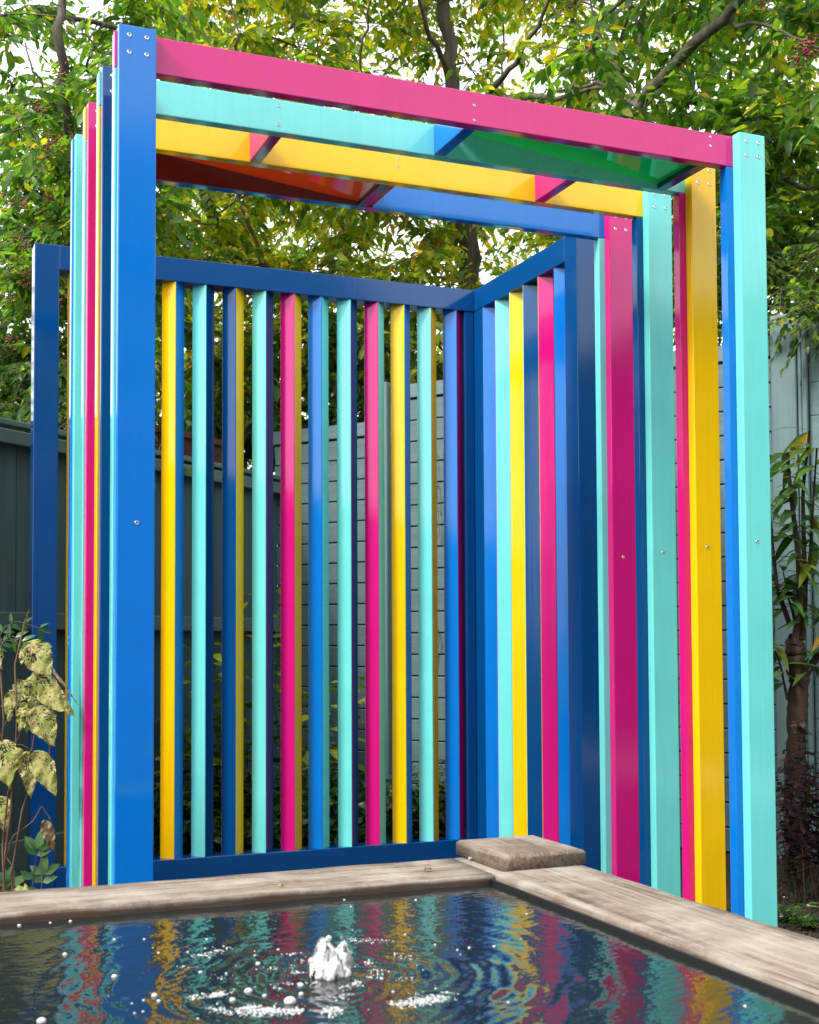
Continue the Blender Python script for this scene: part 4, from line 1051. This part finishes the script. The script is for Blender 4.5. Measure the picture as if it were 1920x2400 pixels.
# crumbs of soil, bark and pale grit
Pg = []; Rg = []
for _ in range(2600):
    q = on_ground(rng.uniform(1790, 2000), rng.uniform(2010, 2260)); Pg.append((q.x, q.y, rng.uniform(0, 0.006))); Rg.append(rng.uniform(0.003, 0.011))
Pg = np.array(Pg); Rg = np.array(Rg)
V = bv[None]*Rg[:, None, None]*rng.uniform(0.5, 1.2, (len(Pg), 1, 3))*rng.uniform(0.75, 1.2, (len(Pg), len(bv), 1))+Pg[:, None, :]
F_ = (bf[None]+np.arange(len(Pg))[:, None, None]*len(bv)).reshape(-1, 3)
me = np_mesh('soil_crumbs', V.reshape(-1, 3), F_.ravel(), np.full(len(F_), 3), False)
tag(mesh_obj('soil_crumbs', me, simple('soil_crumb', (0.012, 0.009, 0.007), 0.95, noise=(60, (0.06, 0.045, 0.035)))), 'dark crumbs of soil and bark around the pergola foot', 'soil', kind='stuff')
PEB = simple('pale_pebble', (0.50, 0.46, 0.40), 0.7, noise=(80, (0.70, 0.66, 0.6)))
for (x, y, r, pl_) in ((1893, 2128, .012, 'largest pale pebble on the soil in front of the sword leaves'), (1832, 2150, .008, 'small pale pebble close against the foot of the front aqua post'), (1896, 2084, .007, 'small pale pebble on the soil just behind the sword leaves'), (1840, 2108, .010, 'rounded pale pebble between the aqua post and the sword leaves'), (1902, 2118, .006, 'tiny pale pebble next to the largest pebble on the soil')):
    q = on_ground(x, y)
    bm = bmesh.new(); bmesh.ops.create_icosphere(bm, subdivisions=2, radius=r)
    for v in bm.verts: v.co = Vector((v.co.x*1.2, v.co.y*0.9, v.co.z*0.65))*(1+0.12*math.sin(v.co.x*400+v.co.z*300))
    me = bpy.data.meshes.new('pebble'); bm.to_mesh(me); bm.free()
    for p in me.polygons: p.use_smooth = True
    tag(mesh_obj('pebble', me, PEB, None, (q.x, q.y, r*0.45)), pl_, 'pebble', 'pebbles on the soil')

# ================================================================== YELLOWING PLANT AT THE LEFT
YLEAF, n, b = new_mat('yellowing_leaf'); L = n.links.new
tc = N(n, 'ShaderNodeTexCoord'); oi = N(n, 'ShaderNodeObjectInfo')
ad = N(n, 'ShaderNodeVectorMath', operation='ADD'); cmb = N(n, 'ShaderNodeCombineXYZ')
ml = N(n, 'ShaderNodeMath', operation='MULTIPLY'); ml.inputs[1].default_value = 11.0; L(oi.outputs['Random'], ml.inputs[0])
for k in range(3): L(ml.outputs[0], cmb.inputs[k])
L(tc.outputs['Object'], ad.inputs[0]); L(cmb.outputs[0], ad.inputs[1])
n1 = N(n, 'ShaderNodeTexNoise', Scale=26.0, Detail=5.0); L(ad.outputs[0], n1.inputs['Vector'])
r1 = ramp(n, [(0.34, (0.24, 0.30, 0.05)), (0.5, (0.42, 0.42, 0.12)), (0.66, (0.58, 0.50, 0.20))]); L(n1.outputs['Fac'], r1.inputs[0])
at = N(n, 'ShaderNodeAttribute'); at.attribute_name = 'luv'
sx = N(n, 'ShaderNodeSeparateXYZ'); L(at.outputs['Vector'], sx.inputs[0])
ab = N(n, 'ShaderNodeMath', operation='ABSOLUTE'); L(sx.outputs[1], ab.inputs[0])
ve = N(n, 'ShaderNodeMath', operation='MULTIPLY_ADD'); ve.inputs[1].default_value = -0.30; L(ab.outputs[0], ve.inputs[0]); L(sx.outputs[0], ve.inputs[2])   # follows the side veins
cv = N(n, 'ShaderNodeCombineXYZ')
for k_, (src, sc_) in enumerate(((ve.outputs[0], 24.0), (sx.outputs[1], 5.5), (sx.outputs[2], 3.7))):
    mm = N(n, 'ShaderNodeMath', operation='MULTIPLY'); mm.inputs[1].default_value = sc_; L(src, mm.inputs[0]); L(mm.outputs[0], cv.inputs[k_])
v1 = N(n, 'ShaderNodeTexVoronoi', Scale=1.0); L(cv.outputs[0], v1.inputs['Vector'])
n2 = N(n, 'ShaderNodeTexNoise', Scale=30.0, Detail=3.0); L(ad.outputs[0], n2.inputs['Vector'])
th_ = N(n, 'ShaderNodeMapRange'); th_.inputs[1].default_value = 0.34; th_.inputs[2].default_value = 0.60; th_.inputs[3].default_value = 0.04; th_.inputs[4].default_value = 0.54
L(n2.outputs['Fac'], th_.inputs[0])
lt = N(n, 'ShaderNodeMath', operation='LESS_THAN'); L(v1.outputs['Distance'], lt.inputs[0]); L(th_.outputs[0], lt.inputs[1])
# paler midrib and side veins
fr_v = N(n, 'ShaderNodeMath', operation='MULTIPLY'); fr_v.inputs[1].default_value = 9.0; L(ve.outputs[0], fr_v.inputs[0])
fc = N(n, 'ShaderNodeMath', operation='FRACT'); L(fr_v.outputs[0], fc.inputs[0])
vl = N(n, 'ShaderNodeMath', operation='LESS_THAN'); vl.inputs[1].default_value = 0.10; L(fc.outputs[0], vl.inputs[0])
mdr = N(n, 'ShaderNodeMath', operation='LESS_THAN'); mdr.inputs[1].default_value = 0.05; L(ab.outputs[0], mdr.inputs[0])
vmx = N(n, 'ShaderNodeMath', operation='MAXIMUM'); L(vl.outputs[0], vmx.inputs[0]); L(mdr.outputs[0], vmx.inputs[1])
vk = N(n, 'ShaderNodeMath', operation='MULTIPLY'); vk.inputs[1].default_value = 0.45; L(vmx.outputs[0], vk.inputs[0])
mv = N(n, 'ShaderNodeMix', data_type='RGBA'); L(vk.outputs[0], mv.inputs[0]); L(r1.outputs[0], mv.inputs[6]); mv.inputs[7].default_value = (0.62, 0.58, 0.30, 1)
mx = N(n, 'ShaderNodeMix', data_type='RGBA'); L(lt.outputs[0], mx.inputs[0]); L(mv.outputs[2], mx.inputs[6]); mx.inputs[7].default_value = (0.018, 0.010, 0.006, 1)
L(mx.outputs[2], b.inputs['Base Color']); b.inputs['Roughness'].default_value = 0.6
bw = N(n, 'ShaderNodeTexNoise', Scale=70.0, Detail=3.0); L(ad.outputs[0], bw.inputs['Vector'])
bb = N(n, 'ShaderNodeBump', Strength=0.6, Distance=0.004); L(bw.outputs['Fac'], bb.inputs['Height']); L(bb.outputs[0], b.inputs['Normal'])
tr = N(n, 'ShaderNodeBsdfTranslucent'); L(mx.outputs[2], tr.inputs[0])
ms = N(n, 'ShaderNodeMixShader'); ms.inputs[0].default_value = 0.3; L(b.outputs[0], ms.inputs[1]); L(tr.outputs[0], ms.inputs[2]); L(ms.outputs[0], n.nodes['Material Output'].inputs[0])
DRYM = simple('withered_leaf', (0.16, 0.11, 0.06), 0.8, noise=(60, (0.34, 0.27, 0.16)), bump=0.6, bscale=90)
def big_leaf(parent, p_base, p_tip, w, face, mat=None, curl=0.12, seed=0, name='leaf'):
    """toothed ovate leaf from petiole end to tip; 'face' is the direction its upper side looks"""
    rr = random.Random(seed)
    a = Vector(p_base); t = Vector(p_tip); ax = t-a; ln = ax.length; ax.normalize()
    up = Vector(face); sd = up.cross(ax).normalized(); up = ax.cross(sd).normalized()
    nu, nv = 34, 9
    V = []; 
    for i_ in range(nu+1):
        u = i_/nu
        prof = (math.sin(math.pi*min(1, u**0.66)))**0.95 if 0 < u < 1 else 0.0
        tooth = 1+0.055*(1 if i_ % 2 else -1)*rr.uniform(0.4, 1.5)*(1 if 0.05 < u < 0.95 else 0)
        hw = w/2*prof*tooth*(1.12 if u < 0.4 else 1.0)
        for j in range(nv):
            s_ = (j/(nv-1))*2-1
            x = ln*(u-0.05*abs(s_)**2*(1 if u < 0.2 else 0))
            y = hw*s_
            z = 0.16*abs(s_)*hw - curl*ln*u*u + 0.006*math.sin(u*13+seed+s_*3)*abs(s_) + 0.004*math.sin(u*31+s_*5+seed)*abs(s_)
            V.append(a+ax*x+sd*y+up*z-a)
    Fq = []
    for i_ in range(nu):
        for j in range(nv-1): Fq += [i_*nv+j, i_*nv+j+1, (i_+1)*nv+j+1, (i_+1)*nv+j]
    me = np_mesh(name, [tuple(v) for v in V], Fq, [4]*(nu*(nv-1)))
    at = me.attributes.new('luv', 'FLOAT_VECTOR', 'POINT')
    at.data.foreach_set('vector', np.array([(i_/nu, (j/(nv-1))*2-1, seed) for i_ in range(nu+1) for j in range(nv)], np.float32).ravel())
    return mesh_obj(name, me, mat or YLEAF, parent, tuple(a))
FL = 3.62
yb0 = Vector((*gnd(60, FL)[:2], 0))
yp = thing('yellowing_plant', tuple(yb0), 'tall plant with large yellowing leaves riddled with dark spots at the left of the pergola', 'plant')
CFv = tuple(-CF)
def face(dx=0, dy=0, dz=0): return (-CF.x+dx, -CF.y+dy, -CF.z+dz)
tb = Tubes()
STALK = simple('reddish_stalk', (0.09, 0.035, 0.02), 0.7, noise=(14, (0.20, 0.12, 0.07)))
for pts, r in (([(0, 2240), (10, 2020), (25, 1900), (40, 1700), (35, 1560), (55, 1470), (70, 1425)], 0.0042), ([(20, 2240), (5, 1990), (20, 1850), (75, 1760), (92, 1640), (80, 1560)], 0.0034),
               ([(60, 2240), (25, 2060), (55, 1880), (120, 1760), (95, 1690)], 0.0032), ([(-30, 2240), (-20, 1900), (10, 1700), (0, 1560), (-15, 1500)], 0.004),
               ([(10, 2020), (30, 1960), (78, 1925), (98, 1888), (118, 1920)], 0.0022), ([(0, 1990), (30, 2030), (35, 2090), (60, 2120)], 0.0025), ([(45, 1640), (10, 1700), (-10, 1760)], 0.0018), ([(92, 1640), (60, 1690), (35, 1745), (50, 1745), (80, 1760)], 0.0016), ([(95, 1990), (97, 2030), (98, 2100)], 0.0016)):
    q = np.array([P3(x, y, FL+0.02*math.sin(y*0.01)) for x, y in pts]); tt = np.linspace(0, len(q)-1, len(q)*4)
    sm = np.stack([np.interp(tt, np.arange(len(q)), q[:, j]) for j in range(3)], -1)
    tb.add(sm, np.linspace(r, r*0.55, len(sm)), 6)
mesh_obj('stalks', tb.mesh('stalks', yb0), STALK, yp, tuple(yb0))
lv = [((66, 1508), (120, 1588), 70, 0.00, (0.3, 0, 0.2), 0.10), ((80, 1580), (172, 1668), 44, -0.01, (0, 0, 0.5), 0.18), ((62, 1600), (20, 1660), 50, 0.01, (-.4, 0, .4), 0.2), ((100, 1585), (70, 1660), 62, 0.00, (0.2, 0, 0.5), 0.15),
      ((88, 1620), (174, 1672), 40, -0.02, (0.1, 0, 0.7), 0.12), ((82, 1660), (128, 1748), 64, -0.03, (0.3, 0, 0.3), 0.10), ((60, 1650), (42, 1715), 30, -0.02, (-.3, 0, 0.3), 0.1), ((64, 1660), (62, 1718), 26, -0.03, (.3, 0, .1), 0.1),
      ((8, 1738), (20, 1850), 66, -0.02, (-.2, 0, 0.3), 0.06), ((62, 1765), (74, 1872), 40, -0.02, (.4, 0, 0.1), 0.05), ((84, 1765), (132, 1866), 52, -0.03, (0.2, 0, 0.2), 0.06), ((40, 1755), (45, 1810), 30, 0.02, (0, 0, 0.2), 0.05),
      ((-20, 1520), (2, 1568), 40, 0.0, (0, 0, 0.2), 0.05), ((30, 1625), (14, 1690), 40, 0.02, (-.5, 0, .3), 0.15), ((35, 2088), (76, 2092), 34, -0.04, (0, 0, 1.2), 0.1), ((-8, 1870), (10, 1950), 60, 0.05, (0, 0, .2), 0.1)]
for k, (pb, pt, wpx, df, fo_, cu) in enumerate(lv):
    big_leaf(yp, P3(pb[0], pb[1], FL+df), P3(pt[0], pt[1], FL+df-0.02), wpx*FL/F_PX, face(*fo_), None, cu, k*1.7)
big_leaf(yp, P3(104, 1925, FL-.02), P3(128, 1996, FL-.03), 28*FL/F_PX, face(.3, 0, .2), DRYM, 0.3, 3.3)
big_leaf(yp, P3(120, 1565, FL-.03), P3(182, 1648, FL-.05), 7*FL/F_PX, face(.3, 0, .2), DRYM, 0.15, 5.0)
# green foliage low at the left
def leaflet_plant(name, label, fronds, f_, pal, ll, wtm, npair, base_px):
    b0 = Vector((*gnd(base_px, f_)[:2], 0)); root = thing(name, tuple(b0), label, 'plant')
    tb = Tubes(); LP, LDi, LU = [], [], []
    for fr in fronds:
        q = np.array([P3(x, y, f_) for x, y in fr]); tt = np.linspace(0, len(q)-1, 12)
        sm = np.stack([np.interp(tt, np.arange(len(q)), q[:, j]) for j in range(3)], -1)
        tb.add(np.concatenate([[np.array(b0)], sm]), np.linspace(0.0025, 0.0008, 13), 4)
        for i_ in range(npair):
            t = 3+8*i_/max(1, npair-1); i0 = min(int(t), 10); pos = sm[i0]+(sm[i0+1]-sm[i0])*(t-i0); d = sm[i0+1]-sm[i0]; d /= np.linalg.norm(d)
            sd = np.cross(d, -np.array(CF)); sd /= np.linalg.norm(sd)
            for s_ in (-1, 1):
                LP.append(pos); LDi.append(d*0.6+sd*s_*0.9+rng.normal(0, .1, 3)); LU.append(-np.array(CF)+np.array([0, 0, .4])+rng.normal(0, .2, 3))
        LP.append(sm[-1]); LDi.append(d); LU.append(-np.array(CF)+np.array([0, 0, .4]))
    LP, LDi, LU = map(np.array, (LP, LDi, LU)); ti = pick_tints(len(LP), pal); sz = ll*rng.uniform(.8, 1.15, len(LP))
    mesh_obj('stems', tb.mesh('stems', b0), TWIG, root, tuple(b0))
    for i_ in range(len(LP)):
        mesh_obj('leaflet', leaves_mesh('leaflet', LP[i_:i_+1], LDi[i_:i_+1], LU[i_:i_+1], sz[i_:i_+1], ti[i_:i_+1], wtm, LP[i_]), GLOSSLEAF, root, tuple(LP[i_]))
GP = [(3, (0.035, 0.11, 0.03)), (2, (0.06, 0.15, 0.04))]
leaflet_plant('ferny_plant', 'slender plant with divided fern-like green leaves above the yellowing plant', [[(-20, 1530), (10, 1470), (40, 1455), (92, 1472)], [(-20, 1560), (10, 1500), (30, 1490), (52, 1502)], [(-30, 1540), (-5, 1510), (20, 1500), (60, 1512)]], 4.3, GP, 0.042, leaf_template(0.36, 0.2, 0.3), 4, -25)
leaflet_plant('clover_like_plant', 'low plant with star-shaped green leaves by the foot of the blue stile', [[(90, 2130), (98, 2075), (100, 2050)], [(70, 2120), (84, 2010), (88, 1990)], [(30, 2120), (20, 2085), (10, 2070)], [(0, 2120), (5, 2085), (22, 2075)]], 4.35, GP, 0.062, leaf_template(0.5, 0.15, 0.25), 3, 80)

# ================================================================== SMALL THINGS
def dry_leaf(name, label, c, sx, sy, ang, col, cat='leaf', lift=0.004, group=None):
    m = simple('dry_'+name, col, 0.8, noise=(120, tuple(x*1.6 for x in col)))
    V = []; nu, nv = 8, 5
    for i_ in range(nu+1):
        u = i_/nu
        for j in range(nv):
            s_ = j/(nv-1)*2-1; w = math.sin(math.pi*max(0.02, min(.98, u)))**0.8
            V.append((sx*(u-.5), sy/2*w*s_, lift*(abs(s_)*0.8+1.2*math.sin(u*math.pi)*0.8+0.2*math.sin(u*9+s_*4))))
    Fq = []
    for i_ in range(nu):
        for j in range(nv-1): Fq += [i_*nv+j, i_*nv+j+1, (i_+1)*nv+j+1, (i_+1)*nv+j]
    o = mesh_obj(name, np_mesh(name, V, Fq, [4]*(nu*(nv-1))), m, None, c); o.rotation_euler = (0, 0, ang)
    return tag(o, label, cat, group)
q = cp(613, 622, 1.0)-Vector((0, 0, CAMZ)); k = (YR+0.03)/q.y
dry_leaf('fallen_leaf', 'curled orange-brown dead leaf lying on the top rail of the screen', (q.x*k, YR+0.03, 2.503), 0.085, 0.05, 0.2, (0.22, 0.075, 0.025), lift=0.012)
for (x, y, lab, sx, col) in ((1104, 2018, 'pale papery seed husk against the corner cap', 0.016, (0.50, 0.42, 0.28)), (1003, 2043, 'small dark curled leaf on the back rim board', 0.020, (0.10, 0.08, 0.05)),
                             (659, 2082, 'tiny orange leaf scrap on the back rim board', 0.012, (0.45, 0.20, 0.06))):
    q = on_ground(x, y, ZR)
    dry_leaf('leaf_scrap', lab, (q.x, q.y, ZR+0.0015), sx, sx*0.6, 0.5, col, 'leaf', 0.0035)
# terracotta trough behind the dark fence top
TERRA = simple('terracotta', (0.06, 0.022, 0.015), 0.85, noise=(20, (0.10, 0.036, 0.024)), bump=0.2)
pc = C0+LD*0.72-LN*0.16
pl = thing('planter_trough', (pc.x, pc.y, 0), 'terracotta-red planter trough behind the dark board fence', 'planter')
V = []
for (l, w, z) in ((0.56, 0.09, 1.80), (0.62, 0.11, 1.99), (0.65, 0.125, 1.99), (0.65, 0.125, 2.02), (0.60, 0.10, 2.02), (0.59, 0.095, 1.96)):
    for (a_, b2) in ((-1, -1), (1, -1), (1, 1), (-1, 1)): V.append(tuple(LD*(a_*l/2)+LN*(b2*w)+Vector((0, 0, z))))
Fq = [3, 2, 1, 0]
for i_ in range(5):
    for j in range(4): Fq += [i_*4+j, i_*4+(j+1) % 4, (i_+1)*4+(j+1) % 4, (i_+1)*4+j]
Fq += [20, 21, 22, 23]
mesh_obj('trough', np_mesh('trough', V, Fq, [4]*22, False), TERRA, pl, (pc.x, pc.y, 0))
box('stand', pc.x-0.2, pc.x+0.2, pc.y-0.05, pc.y+0.05, 0, 1.802, BROWNB, pl)
print('objects', len(bpy.data.objects))
